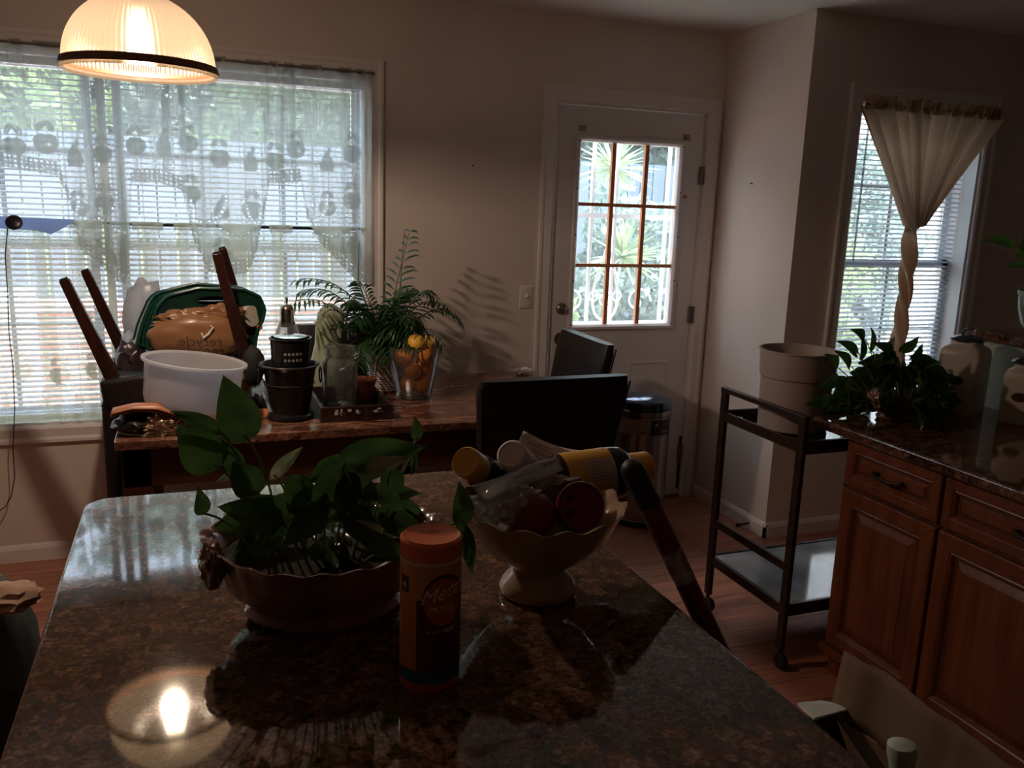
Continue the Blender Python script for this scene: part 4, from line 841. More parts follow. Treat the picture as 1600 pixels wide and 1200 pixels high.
# ================================================================ POTHOS
def pleaf(mb, B, Tp, wd, nrm, curl=.25, fold=.25, seed=0):
    """heart-shaped leaf from base B to tip Tp"""
    B = Vector(B); Tp = Vector(Tp); d = Tp-B; L = d.length; d.normalize(); n = Vector(nrm); n = (n-d*n.dot(d)).normalized(); s = d.cross(n)
    nu, nv = 9, 12; vs = []; rs = random.Random(seed); k1 = rs.uniform(0, 6)
    for j in range(nv+1):
        v = j/nv; w_ = (math.sin(PI*min(1, v**.72))**.8)*(1-.35*v)*1.12 if 0 < v < 1 else 0
        for i in range(nu):
            a = (i/(nu-1)-.5)*2; back = -.16*(1-v)**3*abs(a)**.8*L*(1 if v < .5 else 0)
            x = a*w_*wd/2; p = B+d*(v*L+back)+s*x*(1-fold*.3)+n*(-curl*L*(v-.35)**2+fold*abs(x)*.9-fold*.2*wd+.05*wd*math.sin(a*3+k1+v*5))
            vs.append(tuple(p))
    return mb.add(vs, [(j*nu+i, j*nu+i+1, (j+1)*nu+i+1, (j+1)*nu+i) for j in range(nv) for i in range(nu-1)])
def curve3(a, b, c, n=10):
    a, b, c = Vector(a), Vector(b), Vector(c); return [a*(1-t)**2+b*2*t*(1-t)+c*t*t for t in [i/n for i in range(n+1)]]
pl1 = leafmat('pothos_leaf', (.065, .14, .035), (.035, .085, .025), 22, .38, .24); pl2 = leafmat('pothos_variegated_leaf', (.5, .52, .36), (.10, .17, .05), 30, .4, .35)
pstem = mat('pothos_stem', (.20, .24, .10), .45)
soil = mat('potting_soil', (.02, .014, .01), .95, bump=.6, scale=80)
def planter(t, rx, ry, h, mt, lobes=22):
    n = 120; prof = [(.68, 0, 0), (.72, .010, 0), (.67, .018, 0), (.70, .03, 0), (.86, .40, .3), (.95, .80, .7), (1.04, .97, 1), (1.07, 1.0, 1), (1.03, 1.0, 1), (.97, .92, .8), (.9, .75, .4), (.86, .72, 0)]
    vs = []; 
    for (k, z, am) in prof:
        zz = z*h if z > .04 else z
        for j in range(n):
            a = 2*PI*j/n; sc_ = 1+.012*am*math.sin(a*lobes)+.02*am*math.sin(a*5); e = .75
            cx, cy = math.cos(a), math.sin(a); vs.append((rx*k*sc_*cx, ry*k*sc_*cy, zz+am*.0025*math.sin(a*lobes+1)+am*.010*math.cos(2*a)))
    m = len(prof); mb = MB().add(vs, [(i*n+j, i*n+(j+1) % n, (i+1)*n+(j+1) % n, (i+1)*n+j) for i in range(m-1) for j in range(n)]+[tuple(range(n-1, -1, -1))])
    mb.build('planter', mt, t, smooth=True, ang=70)
    for s_ in (-1, 1):
        kb = blob(MB(), (s_*rx*.98, -ry*.22, h*.82), (.018, .034, .034), 81+s_, .3, 2.5, 4)
        kb.build('leaf_handle', mt, t, smooth=True)
    MB().lathe([(.001, h*.86), (.90, h*.84), (.90, h*.78), (.001, h*.78)], 40, Matrix.Diagonal((rx, ry, 1, 1))).build('soil', soil, t, smooth=True)
glz = mat('brown_pink_glaze', (.30, .17, .145), .18, col2=(.15, .06, .055), scale=9, coat=.4)
c0 = Vector((.176, 1.258, IZ)); t = thing('potted_pothos', tuple(c0), 'pothos in a scalloped brown glazed planter on the island top', 'plant')
planter(t, .168, .128, .124, glz)
LF = [  # base px, tip px, y, width m, normal tilt (x,z), variegated, stem root dx,dy
 ((382, 680), (352, 592), 1.22, .066, (.1, .1), 0), ((336, 727), (279, 668), 1.20, .070, (-.1, .3), 0), ((341, 672), (268, 640), 1.24, .030, (.1, .7), 0), ((348, 682), (343, 652), 1.26, .02, (.8, .2), 0),
 ((317, 802), (312, 764), 1.18, .026, (.3, .1), 0), ((398, 768), (366, 722), 1.20, .055, (.1, .3), 0), ((372, 735), (347, 690), 1.25, .035, (.2, .2), 0), ((455, 812), (345, 790), 1.15, .062, (0, .5), 0), ((428, 742), (472, 697), 1.26, .024, (-.4, .4), 1),
 ((470, 748), (455, 800), 1.17, .050, (.1, .3), 0), ((535, 738), (500, 838), 1.14, .075, (.1, .25), 0), ((548, 752), (560, 835), 1.13, .075, (.3, .3), 0), ((540, 722), (664, 694), 1.20, .058, (0, .6), 0), ((560, 742), (640, 712), 1.17, .034, (.2, .8), 1), ((652, 684), (650, 652), 1.30, .026, (.3, .2), 0),
 ((648, 704), (646, 742), 1.28, .022, (.5, .1), 0), ((612, 735), (610, 790), 1.24, .045, (.2, .2), 0), ((722, 816), (722, 755), 1.16, .040, (.1, .1), 0), ((724, 814), (716, 832), 1.165, .022, (0, .1), 1), ((720, 826), (745, 898), 1.12, .034, (.4, .2), 0), ((620, 866), (550, 828), 1.08, .036, (0, .6), 0), ((600, 830), (560, 812), 1.12, .012, (0, .7), 1),
 ((545, 728), (468, 752), 1.22, .036, (0, .7), 0), ((500, 735), (545, 712), 1.24, .030, (.2, .5), 0), ((520, 762), (482, 768), 1.18, .016, (.1, .6), 1), ((560, 725), (520, 712), 1.27, .026, (.1, .4), 1), ((585, 765), (640, 800), 1.15, .035, (.4, .4), 0), ((500, 800), (445, 850), 1.13, .045, (-.2, .4), 0), ((430, 800), (395, 850), 1.15, .04, (-.4, .3), 0), ((545, 800), (590, 850), 1.12, .05, (.2, .3), 0), ((480, 770), (500, 835), 1.15, .06, (-.2, .3), 0), ((360, 742), (340, 752), 1.25, .012, (.1, .4), 1)]
mL, mV, mS = MB(), MB(), MB()
for i, (b_, tp, y, wd, (nx, nz), var) in enumerate(LF):
    B = at(*b_, y)-c0; Tt = at(*tp, y-.012+.03*((i*7) % 3-1)*.5)-c0
    pleaf(mV if var else mL, B, Tt, wd, (nx, -1, nz), .25, .3, i)
    rx_, ry_ = max(-.12, min(.12, B.x*.55)), max(-.06, min(.06, B.y*.5)); mS.tube(curve3((rx_, ry_, .088), ((rx_+B.x)/2+.01, (ry_+B.y)/2, max(B.z, .09)*.75+.03), B), .0017, 6)
rs = random.Random(12)
for i in range(22):
    a = rs.uniform(0, 2*PI); q = rs.uniform(.2, .85); B = Vector((.14*q*math.cos(a)+.01, .09*q*math.sin(a)+.02, rs.uniform(.12, .165))); dv = Vector((math.cos(a)*.7, math.sin(a)*.4-.3, rs.uniform(-.5, .1))).normalized()
    pleaf(mL, B, B+dv*rs.uniform(.05, .085), rs.uniform(.035, .055), (rs.uniform(-.4, .4), -1, rs.uniform(.3, 1)), .3, .3, i); 
mL.build('foliage', pl1, t, smooth=True, ang=180); mV.build('pale_foliage', pl2, t, smooth=True, ang=180); mS.build('stem', pstem, t, smooth=True)
# window pothos
c1 = Vector((2.285, 2.19, .89)); t = thing('potted_pothos', tuple(c1), 'bushy pothos in a brown planter on the counter before the narrow window', 'plant')
planter(t, .165, .085, .09, glz, 16)
mL, mV, mS = MB(), MB(), MB(); rs = random.Random(5)
ex = [((1347, 560), (1352, 525), 2.2), ((1341, 552), (1315, 532), 2.2), ((1362, 548), (1367, 514), 2.25), ((1352, 530), (1336, 514), 2.2), ((1410, 548), (1438, 528), 2.2), ((1425, 560), (1445, 540), 2.2), ((1438, 580), (1462, 562), 2.15), ((1310, 575), (1296, 553), 2.15), ((1330, 572), (1312, 548), 2.1), ((1380, 545), (1400, 530), 2.3), ((1395, 552), (1372, 535), 2.2), ((1450, 590), (1472, 575), 2.2), ((1442, 582), (1438, 612), 2.1), ((1320, 600), (1300, 625), 2.1), ((1310, 590), (1282, 608), 2.12), ((1300, 622), (1265, 632), 2.15), ((1330, 610), (1330, 640), 2.05)]
for i, (b_, tp, y) in enumerate(ex):
    B = at(*b_, y)-c1; Tt = at(*tp, y-.03)-c1; pleaf(mV if i in (12, 9) else mL, B, Tt, .05, (.2, -1, .3), .3, .35, i); mS.tube(curve3((B.x*.5, B.y*.4, .07), (B.x*.8, B.y*.6, B.z*.8), B), .0017, 5)
for i in range(120):
    a = rs.uniform(0, 2*PI); e = rs.uniform(-.05, 1.35); r = rs.uniform(.7, 1); B = Vector((.16*r*math.cos(a)*math.cos(e)-.035, .12*r*math.sin(a)*math.cos(e), .05+.18*r*math.sin(e)))
    dv = Vector((math.cos(a)*.9, math.sin(a)*.6-.2, rs.uniform(-1, .3))).normalized(); pleaf(mL, B, B+dv*rs.uniform(.05, .085), rs.uniform(.035, .06), (rs.uniform(-.5, .5), -1, rs.uniform(.1, .9)), .3, .35, i)
    mS.tube([(B.x*.4, B.y*.3, .06), B], .0015, 4)
mL.build('foliage', pl1, t, smooth=True, ang=180); mV.build('pale_foliage', pl2, t, smooth=True, ang=180); mS.build('stem', pstem, t, smooth=True)

# ================================================================ ISLAND THINGS
# fibre canister
cx, cy, R_ = .281, 1.018, .0405; H_ = .205
t = thing('supplement_canister', (cx, cy, IZ), 'orange supplement canister with dark label and orange lid on the island', 'canister')
MB().lathe([(.001, 0), (R_-.002, 0), (R_, .003), (R_, H_-.026), (R_-.002, H_-.02), (.001, H_-.02)], 64).build('body', mat('orange_label_film', (.62, .20, .045), .35), t, smooth=True)
MB().lathe([(R_-.003, H_-.031), (R_+.0006, H_-.03), (R_+.0006, H_-.026), (R_-.003, H_-.024)], 64).build('seal_ring', mat('pale_plastic', (.65, .5, .42), .4), t, smooth=True)
MB().lathe([(R_-.002, H_-.026), (R_+.0004, H_-.025), (R_+.0004, H_-.004), (R_-.003, H_), (R_-.005, H_-.0008), (.001, H_-.001)], 96, rf=lambda i, a, r, z: (r+(.0003*math.sin(a*48) if i in (1, 2) else 0), z)).build('lid', mat('orange_red_lid', (.72, .16, .035), .4), t, smooth=True)
f0 = math.atan2(-cy, -cx)     # towards the camera
def wrap(vs, R, phi, z0, k=1): return [((R+v[2])*math.cos(f0+phi+v[0]*k/R), (R+v[2])*math.sin(f0+phi+v[0]*k/R), z0+v[1]) for v in vs]
def patch(name, p0, p1, z0, z1, mt, off, ell=None):
    n = 30; vs = []; fs = []
    if ell:
        pc, zc, rw, rh = ell; vs = [(0, 0, off)]+[(rw*math.cos(i/40*2*PI), rh*math.sin(i/40*2*PI), off) for i in range(40)]; vs2 = []
        ringn = 6; vv = []; ff = []
        for k in range(ringn+1):
            for i in range(40): vv.append((rw*k/ringn*math.cos(i/40*2*PI), rh*k/ringn*math.sin(i/40*2*PI), off))
        ff = [(k*40+i, k*40+(i+1) % 40, (k+1)*40+(i+1) % 40, (k+1)*40+i) for k in range(ringn) for i in range(40)]
        return MB().add(wrap(vv, R_, pc, zc), ff).build(name, mt, t, smooth=True)
    vv = [((p0+(p1-p0)*i/n)*R_, z, off) for z in (z0, z1) for i in range(n+1)]
    return MB().add(wrap(vv, R_, 0, 0), [(i, i+1, n+2+i, n+1+i) for i in range(n)]).build(name, mt, t, smooth=True)
dr = mat('dark_red_label', (.10, .018, .015), .35)
patch('label_panel', -.45, 1.6, .028, .128, dr, .0003); patch('label_panel', -.45, 1.6, .128, H_-.034, mat('light_orange_label', (.62, .27, .09), .35), .0003)
patch('blue_band', -1.6, 1.6, .010, .028, mat('teal_label_band', (.02, .10, .16), .35), .0004); patch('base_band', -1.6, 1.6, .0, .010, mat('red_label_band', (.45, .07, .03), .35), .0004)
patch('label_emblem', 0, 0, 0, 0, dr, .0005, (.46, .128, .0295, .036)); patch('label_emblem', 0, 0, 0, 0, mat('red_orange_emblem', (.50, .09, .03), .35), .0006, (.46, .126, .027, .033))
patch('corner_flag', -1.15, -.75, .135, .158, dr, .0005)
lt = mat('cream_lettering', (.78, .66, .58), .5); mb = MB()
for s_, sz, ph, z, sh in (('Meta', .027, .33, .129, .35), ('MUCIL', .0125, .40, .112, 0), ('4-in-1 FIBER', .0075, .36, .083, 0), ('4', .016, -.95, .140, 0)):
    vs, fs = text_mesh(s_, sz, .0002, sh); mb.add(wrap([(v[0], v[1]+(v[0]*.25 if s_ == 'Meta' else 0), v[2]+.0009) for v in vs], R_, ph, z), fs)
mb.build('lettering', lt, t)
mb = MB(); rr = random.Random(8)
for k in range(14): x = -.010+(k % 7)*.0036; y = .009-.006*(k//7); mb.bx(x, x+.0012+rr.random()*.0012, y, y+.0006+rr.random()*.0022, H_-.0010, H_-.0004)
mb.build('lid_print', mat('faded_ink', (.25, .06, .03), .6), t)
# footed bowl
c = Vector((.520, 1.215, IZ)); t = thing('footed_bowl', tuple(c), 'cream glazed footed bowl with wavy rim holding bottles and jars', 'bowl')
cg2 = mat('cream_peach_glaze', (.52, .33, .20), .15, col2=(.42, .30, .22), scale=8, coat=.3)
pr = [(.001, 0), (.058, 0), (.064, .005), (.064, .014), (.057, .027), (.046, .038), (.042, .047), (.055, .056), (.085, .078), (.112, .11), (.132, .148), (.138, .156), (.132, .155), (.106, .115), (.08, .085), (.05, .064), (.001, .06)]
MB().lathe(pr, 160, rf=lambda i, a, r, z: (r*(1+(.022*math.sin(a*14) if 9 < i < 14 else 0)), z+(.005*math.sin(a*14) if 9 < i < 14 else 0))).build('bowl', cg2, t, smooth=True, ang=80)
bc = c
def bottle(name, a, b, prof, mts, label, cat):
    a = Vector(a); b = Vector(b); t = thing(name, tuple(a), label, cat); T_ = aim((0, 0, 0), b-a); L = (b-a).length
    for pn, pr_, mt in prof: MB().lathe([(r, z*L) for r, z in pr_], 40, T_).build(pn, mts[mt], t, smooth=True)
    return t, T_, L
amber = mat('dark_amber_bottle', (.02, .008, .004), .12); yel = mat('yellow_cap', (.80, .42, .08), .35); wht = mat('white_cap', (.75, .70, .68), .45)
a_, b_ = at(760, 742, 1.32), at(727, 721, 1.255)
bottle('pill_bottle', a_, b_, [('body', [(.001, -.6), (.027, -.6), (.029, -.5), (.029, .3), (.02, .42), (.001, .42)], 0), ('cap', [(.001, .45), (.023, .45), (.0255, .5), (.0255, .95), (.023, 1.0), (.019, .99), (.001, .99)], 1)], (amber, yel), 'dark amber bottle with bright yellow cap at the left rim of the bowl', 'bottle')
a_, b_ = at(822, 735, 1.33), at(798, 709, 1.28)
bottle('pill_bottle', a_, b_, [('body', [(.001, -.9), (.028, -.9), (.028, .1), (.02, .25), (.001, .25)], 0), ('cap', [(.001, .2), (.026, .2), (.028, .28), (.026, .95), (.022, 1.0), (.020, .97), (.001, .97)], 1)], (mat('white_bottle', (.62, .58, .56), .35), wht), 'white capped bottle standing second from the left in the footed bowl', 'bottle')
a_, b_ = at(868, 752, 1.33), at(1014, 730, 1.33)
t, T_, L = bottle('supplement_bottle', a_, b_, [('body', [(.001, 0), (.044, 0), (.048, .03), (.048, .60), (.046, .68), (.034, .76), (.024, .78), (.001, .78)], 0), ('cap', [(.001, .77), (.030, .77), (.031, .79), (.030, .98), (.027, 1.0), (.001, 1.0)], 1), ('label', [(.0484, .05), (.0486, .06), (.0486, .52), (.0484, .53)], 2)], (amber, yel, mat('yellow_bottle_label', (.72, .40, .05), .45)), 'large amber supplement bottle lying on its side, yellow label and cap', 'bottle')
# white panel + print on the lying bottle
Ti = T_.inverted(); camdir = (Ti @ (CP-a_).normalized().to_4d().to_3d()) if 0 else (T_.to_3x3().inverted() @ (CP-a_).normalized()); ac = math.atan2(camdir.y, camdir.x)
def onb(u, v, off): r = .0488+off; an = ac+u/.0486; return (r*math.cos(an), r*math.sin(an), v)
mb = MB(); n = 14
vs = [onb(-.030+.045*i/n, z, 0) for z in (.045, .100) for i in range(n+1)]; mb.add(vs, [(i, i+1, n+2+i, n+1+i) for i in range(n)], T_); mb.build('label_panel', mat('pale_label_panel', (.60, .50, .42), .5), t)
mb = MB(); rr = random.Random(2)
for k in range(7):
    u = -.024+k*.0055; vs = [onb(u+d, z, .0003) for z in (.05, .05+.03+rr.random()*.012) for d in (0, .0007)]; mb.add(vs, [(0, 1, 3, 2)], T_)
for k in range(10):
    u = -.026+k*.004; vs = [onb(u+d, z, .0003) for z in (.104, .110) for d in (0, .0026 if k % 3 else .0016)]; mb.add(vs, [(0, 1, 3, 2)], T_)
mb.build('label_print', mat('black_print', (.04, .03, .02), .6), t)
red = mat('dark_red_peach', (.22, .035, .025), .6, col2=(.13, .018, .018), scale=12)
p = at(832, 806, 1.175); mb = MB(); mb.lathe([(.001, -.036), (.02, -.031), (.033, -.016), (.037, 0), (.034, .018), (.022, .031), (.008, .034), (.001, .030)], 36); o = mb.build('peach', red, smooth=True); o.location = p; tag(o, 'dark red round peach in the front of the footed bowl', 'fruit')
p = at(902, 795, 1.185); q = at(908, 789, 1.135); t = thing('jar', tuple(p), 'maroon jar lying with its round lid facing the camera, right of the peach', 'jar'); T_ = aim((0, 0, 0), q-p); L = (q-p).length
MB().lathe([(.001, -.7*L), (.033, -.7*L), (.035, -.6*L), (.035, .25*L), (.001, .25*L)], 40, T_).build('body', mat('maroon_jar', (.09, .008, .02), .35), t, smooth=True)
MB().lathe([(.035, .2*L), (.0375, .25*L), (.0375, .9*L), (.036, 1.0*L), (.033, .99*L), (.033, .95*L), (.001, .95*L)], 48, T_).build('lid', mat('maroon_lid', (.16, .008, .035), .3), t, smooth=True)
MB().lathe([(.001, .97*L), (.005, .96*L), (.006, .95*L)], 12, T_ @ Matrix.Translation((-.0, 0, 0)) @ Matrix.Translation((-.018, .012, 0))).lathe([(.001, .97*L), (.005, .96*L), (.006, .95*L)], 12, T_ @ Matrix.Translation((-.018, -.012, 0))).build('lid_dent', M['blackp'], t, smooth=True)
q = [at(737, 759, 1.13), at(755, 785, 1.12), at(882, 733, 1.16), at(866, 714, 1.18)]
o = MB().grid(lambda u, v: (q[0].lerp(q[3], u)).lerp(q[1].lerp(q[2], u), v)+Vector((0, -.004*math.sin(u*7+v*3), .004*math.sin(u*9)*math.sin(v*6))), 18, 8).build('zip_bag', poly, smooth=True, solid=.0008, loc=tuple(at(810, 760, 1.15))); tag(o, 'flattened clear zip bag lying over the bottles in the bowl', 'bag')
o = blob(MB(), at(790, 790, 1.20), (.055, .04, .04), 51, .4, 3, 4).build('clear_pouch', poly, smooth=True, loc=tuple(at(790, 815, 1.2)), ang=60); tag(o, 'crumpled clear pouch of dark contents left of the peach', 'bag')
o = blob(MB(), at(865, 770, 1.25), (.05, .04, .03), 52, .4, 3, 3).build('brown_wrapper', mat('brown_wrapper', (.10, .06, .04), .35, bump=.5), smooth=True, loc=tuple(at(865, 790, 1.25)), ang=60); tag(o, 'small dark crinkled wrapper between the zip bag and the large bottle', 'wrapper')
q = [at(806, 700, 1.36), at(818, 673, 1.40), at(925, 705, 1.42), at(905, 735, 1.36)]
t = thing('paper_sheet', tuple(q[0]), 'curled white printed sheet standing up behind the bottles in the bowl', 'paper'); o0 = q[0].copy(); q = [p-o0 for p in q]
pf = lambda u, v, e=0: (q[0].lerp(q[3], u)).lerp(q[1].lerp(q[2], u), v)+Vector((0, -e, -.010*math.sin(u*PI)-e*.3))
MB().grid(pf, 16, 6).build('sheet', mat('white_paper', (.66, .60, .58), .8), t, smooth=True, solid=.0004)
mb = MB()
for v_, u0_, u1_ in ((.75, .2, .45), (.62, .12, .5), (.55, .12, .5), (.38, .2, .5), (.30, .2, .48)): mb.add([tuple(pf(u, v, .0012)) for v in (v_, v_+.025) for u in (u0_, (u0_+u1_)/2, u1_)], [(0, 1, 4, 3), (1, 2, 5, 4)])
mb.build('print_line', mat('grey_print', (.12, .10, .10), .7), t)
# painted stick leaning on the island
a_ = at(986, 730, 1.255); b_ = at(1104, 978, 1.15); d_ = (b_-a_).normalized(); t = thing('wooden_bat', tuple(a_+d_*1.2), 'long dark red bat-like stick with a pale worn band, leaning by the bowl', 'stick'); o0 = t.location.copy()
def seg(s0, s1, r0_, r1_, n=6): return [a_-o0+d_*(s0+(s1-s0)*i/n) for i in range(n+1)], [r0_+(r1_-r0_)*i/n for i in range(n+1)]
P_, R2 = seg(0, .075, .021, .0215); P_ = [a_-o0-d_*.014, a_-o0-d_*.009]+P_; R2 = [.006, .015]+R2
MB().tube(P_, R2, 20).build('grip', mat('black_rubber', (.02, .018, .018), .5), t, smooth=True)
MB().tube(*seg(.07, .165, .0200, .0195), 20).tube(*seg(.215, 1.2, .0190, .016), 20).build('shaft', mat('dark_red_paint', (.20, .03, .022), .35, var=.4), t, smooth=True)
MB().tube(*seg(.16, .22, .0196, .0192), 20).build('band', mat('worn_white_paint', (.55, .48, .44), .6, col2=(.12, .06, .05), scale=30), t, smooth=True)

# ================================================================ CART, BIN, CABINETS
X0, X1, Y0, Y1 = 1.88, 2.52, 2.215, 2.665
t = thing('serving_cart', ((X0+X1)/2, (Y0+Y1)/2, 0), 'narrow bronze metal cart with glass lower shelf at the counter end', 'cart'); o0 = Vector(t.location); L = TR(-o0)
for x in (X0, X1):
    for y in (Y0, Y1): MB(L).box((x, y, .485), (.018, .032, .83)).build('post', M['cart'], t, bevel=.002)
for x in (X0, X1): MB(L).box((x, (Y0+Y1)/2, .902), (.022, Y1-Y0+.034, .02)).build('handle_rail', M['cart'], t, bevel=.003)
for x in (X0, X1): MB(L).box((x, (Y0+Y1)/2, .372), (.012, Y1-Y0, .03)).build('side_rail', M['cart'], t)
for z in (.80, .215):
    mb = MB(L)
    for x in (X0, X1): mb.box((x, (Y0+Y1)/2, z), (.012, Y1-Y0, .035))
    for y in (Y0, Y1): mb.box(((X0+X1)/2, y, z), (X1-X0, .012, .045))
    mb.build('shelf_frame', M['cart'], t)
MB(L).bx(X0+.006, X1-.006, Y0+.006, Y1-.006, .786, .794).build('shelf', mat('dark_shelf_glass', (.02, .015, .014), .06), t)
MB(L).bx(X0+.006, X1-.006, Y0+.006, Y1-.006, .228, .234).build('shelf', mat('smoked_shelf_glass', (.16, .17, .18), .08, col2=(.30, .31, .33), scale=7, spec=.8), t)
for x in (X0, X1):
    for y in (Y0, Y1):
        MB(L).tube([(x, y, .08), (x, y, .045)], .008).lathe([(.001, -.011), (.026, -.011), (.029, -.007), (.029, .007), (.026, .011), (.001, .011)], 28, TR((x, y-.012, .029), ry=PI/2)).build('caster', M['blackp'], t, smooth=True)
        MB(L).tube([(x-.014, y, .09), (x+.01, y, .09)], .004).build('bolt', M['nickel'], t)
p = atZ(1172, 648, .82); o = MB().lathe([(.001, 0), (.013, 0), (.015, .008), (.009, .016), (.001, .018)], 20, TR((0, 0, 0))).build('metal_knob', M['chrome'], smooth=True); o.location = (1.905, 2.60, .794); tag(o, 'small shiny metal cap on the cart beside the beige bin', 'cap')
t = thing('waste_bin', (2.045, 2.475, .794), 'tall beige plastic bin standing on the cart', 'bin')
MB().lathe([(.001, 0), (.112, 0), (.122, .006), (.126, .19), (.131, .195), (.137, .285), (.141, .287), (.141, .292), (.134, .292), (.130, .285), (.118, .01), (.001, .008)], 72).build('shell', mat('beige_plastic', (.42, .33, .29), .5), t, smooth=True)
t = thing('rooting_jar', (2.19, 2.315, .794), 'small glass jar of trailing greenery on the cart beside the planter', 'plant')
MB().lathe([(.001, 0), (.042, 0), (.045, .006), (.045, .1), (.036, .115), (.038, .12), (.034, .12), (.041, .1), (.041, .008), (.001, .006)], 32).build('jar', clear, t, smooth=True)
mL, mS = MB(), MB(); rs = random.Random(9)
for i in range(26):
    a = rs.uniform(0, 2*PI); B = Vector((.05*math.cos(a)-.015, .05*math.sin(a), rs.uniform(.08, .19))); pleaf(mL, B, B+Vector((math.cos(a)*.05-.01, math.sin(a)*.03, rs.uniform(-.03, .02))), .034, (rs.uniform(-.3, .3), -1, .6), .3, .3, i); mS.tube(curve3((0, 0, .01), (0, 0, .1), B), .0015, 4)
mL.build('foliage', pl1, t, smooth=True, ang=180); mS.build('stem', pstem, t)
# base cabinets
CX = 2.0; WY = [2.14, 1.745, 1.14, .55]
labs = ['end cabinet unit beside the cart, narrow drawer over a door', 'wide cherry cabinet unit second from the cart, below the canisters', 'cherry cabinet unit nearest the camera on the right']
Rx = Matrix.Rotation(-PI/2, 4, 'Z')       # panel facing -x
for k in range(3):
    ya, yb = WY[k], WY[k+1]; w_ = ya-yb; yc = (ya+yb)/2
    t = thing('base_cabinet', (CX+.3, yc, 0), 'cherry wood ' + labs[k] if k == 0 else labs[k], 'cabinet', 'cherry base cabinets'); o0 = Vector(t.location); L = TR(-o0)
    MB(L).bx(CX+.02, 2.66, yb, ya, .11, .855).build('body', M['cherry'], t)
    MB(L).bx(CX+.03, 2.66, yb, ya, 0, .10).bx(CX-.012, CX+.03, yb, ya+(.012 if k == 0 else 0), .085, .115).build('plinth', M['cherry'], t, bevel=.003)
    for (nm, z0, z1) in (('drawer', .695, .846), ('door', .125, .682)):
        ww, hh = w_-.012, z1-z0; st = .058 if nm == 'door' else .042
        pr = [(0, -.02), (0, 0), (.004, .003), (st-.012, .003), (st-.008, .0), (st-.004, .002), (st, -.003), (st+.004, -.010), (st+.010, -.010), (st+.034, -.001), (st+.036, .001)]
        if nm == 'drawer': pr[-2] = (st+.018, -.003); pr[-1] = (st+.02, -.001)
        T_ = TR((CX-.0-o0.x, yc-o0.y, (z0+z1)/2)) @ Rx
        fr_ = MB().ring(ww, hh, pr, T_).build(nm, M['cherry'], t, smooth=True, ang=15)
        MB().ring(ww, hh, [(st+.0035, -.0085), (st+.0105, -.0085)], T_, cap=False).build('groove', M['cherryd'], fr_)  # darker brown strip along the panel groove
        g = MB()
        for sx in (-1, 1):
            for sz in (-1, 1): a = T_ @ Vector((sx*(ww/2-.002), -.0034, sz*(hh/2-.002))); b = T_ @ Vector((sx*(ww/2-st+.012), -.0034, sz*(hh/2-st+.012))); g.tube([a, b], .0006, 4)
        g.build('mitre_line', M['cherryd'], fr_)
        if nm == 'drawer':
            hp = MB(); hy = yc-o0.y; zz = (z0+z1)/2-o0.z; xx = CX-o0.x
            hp.tube([(xx-.012, hy+.058, zz+.002), (xx-.022, hy+.045, zz), (xx-.026, hy+.02, zz-.004), (xx-.026, hy, zz-.005), (xx-.026, hy-.02, zz-.004), (xx-.022, hy-.045, zz), (xx-.012, hy-.058, zz+.002)], [.006, .0045, .0055, .007, .0055, .0045, .006], 10)
            for s_ in (-1, 1): hp.tube([(xx, hy+s_*.05, zz), (xx-.02, hy+s_*.05, zz)], [.007, .004], 8)
            hp.build('handle', M['bronze'], fr_, smooth=True)
t = thing('countertop', (2.33, 1.3, .855), 'dark brown granite countertop on the cherry cabinets', 'countertop')
slab(MB(TR((-2.33, -1.3, -.855))), rrect(1.965, 2.735, .3, 2.285, .02, 5), .856, .89).build('slab', M['gran2'], t, bevel=.007)
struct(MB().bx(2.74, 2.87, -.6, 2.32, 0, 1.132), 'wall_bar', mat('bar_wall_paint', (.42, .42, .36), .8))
t = thing('bar_ledge', (2.85, .9, 1.132), 'raised granite bar ledge behind the canisters', 'countertop')
slab(MB(TR((-2.85, -.9, -1.132))), rrect(2.70, 3.05, -.6, 2.33, .015, 4), 1.133, 1.167).build('slab', M['gran2'], t, bevel=.006)
# canisters
cream = mat('cream_ceramic', (.50, .42, .33), .35, var=.08); 
def canister(x, y, h, label, s=.126):
    t = thing('ceramic_canister', (x, y, .89), label, 'canister', 'cream counter canisters', math.radians(-65.7)); a = s/2
    def lv(k, z, r): return [(px_*k, py_*k, z) for px_, py_ in rrect(-a, a, -a, a, r, 4)]
    L_ = [lv(.97, 0, .012), lv(1, .006, .012), lv(1, h-.035, .012), lv(.97, h-.018, .014), lv(.86, h-.006, .02), lv(.70, h, .03), lv(.66, h+.006, .03), lv(.66, h+.016, .03)]; n = len(L_[0]); vs = sum(L_, [])
    MB().add(vs, [(i*n+j, i*n+(j+1) % n, (i+1)*n+(j+1) % n, (i+1)*n+j) for i in range(len(L_)-1) for j in range(n)]+[tuple(range(n-1, -1, -1)), tuple((len(L_)-1)*n+j for j in range(n))]).build('body', cream, t, smooth=True, ang=50)
    MB().lathe([(.001, h+.014), (.052, h+.014), (.056, h+.019), (.05, h+.027), (.03, h+.034), (.008, h+.037), (.001, h+.037)], 40).tube(curve3((-.020, 0, h+.032), (-.018, 0, h+.062), (.016, 0, h+.058)), [.004]*11, 8).build('lid', mat('dark_pewter_lid', (.05, .05, .055), .25, metal=.5), t, smooth=True)
    mb = MB()
    for T_ in (TR((0, -a, h*.50)),): mb.lathe([(.001, .003), (.9, .003), (1.0, .0)], 32, T_ @ Matrix.Rotation(PI/2, 4, 'X') @ Matrix.Diagonal((.026, .016, 1, 1)))
    mb.build('label_plate', mat('dark_oval_plate', (.06, .025, .02), .3), t, smooth=True)
    return t
canister(2.562, 2.225, .24, 'large cream square canister with dark lid beside the planter', .138)
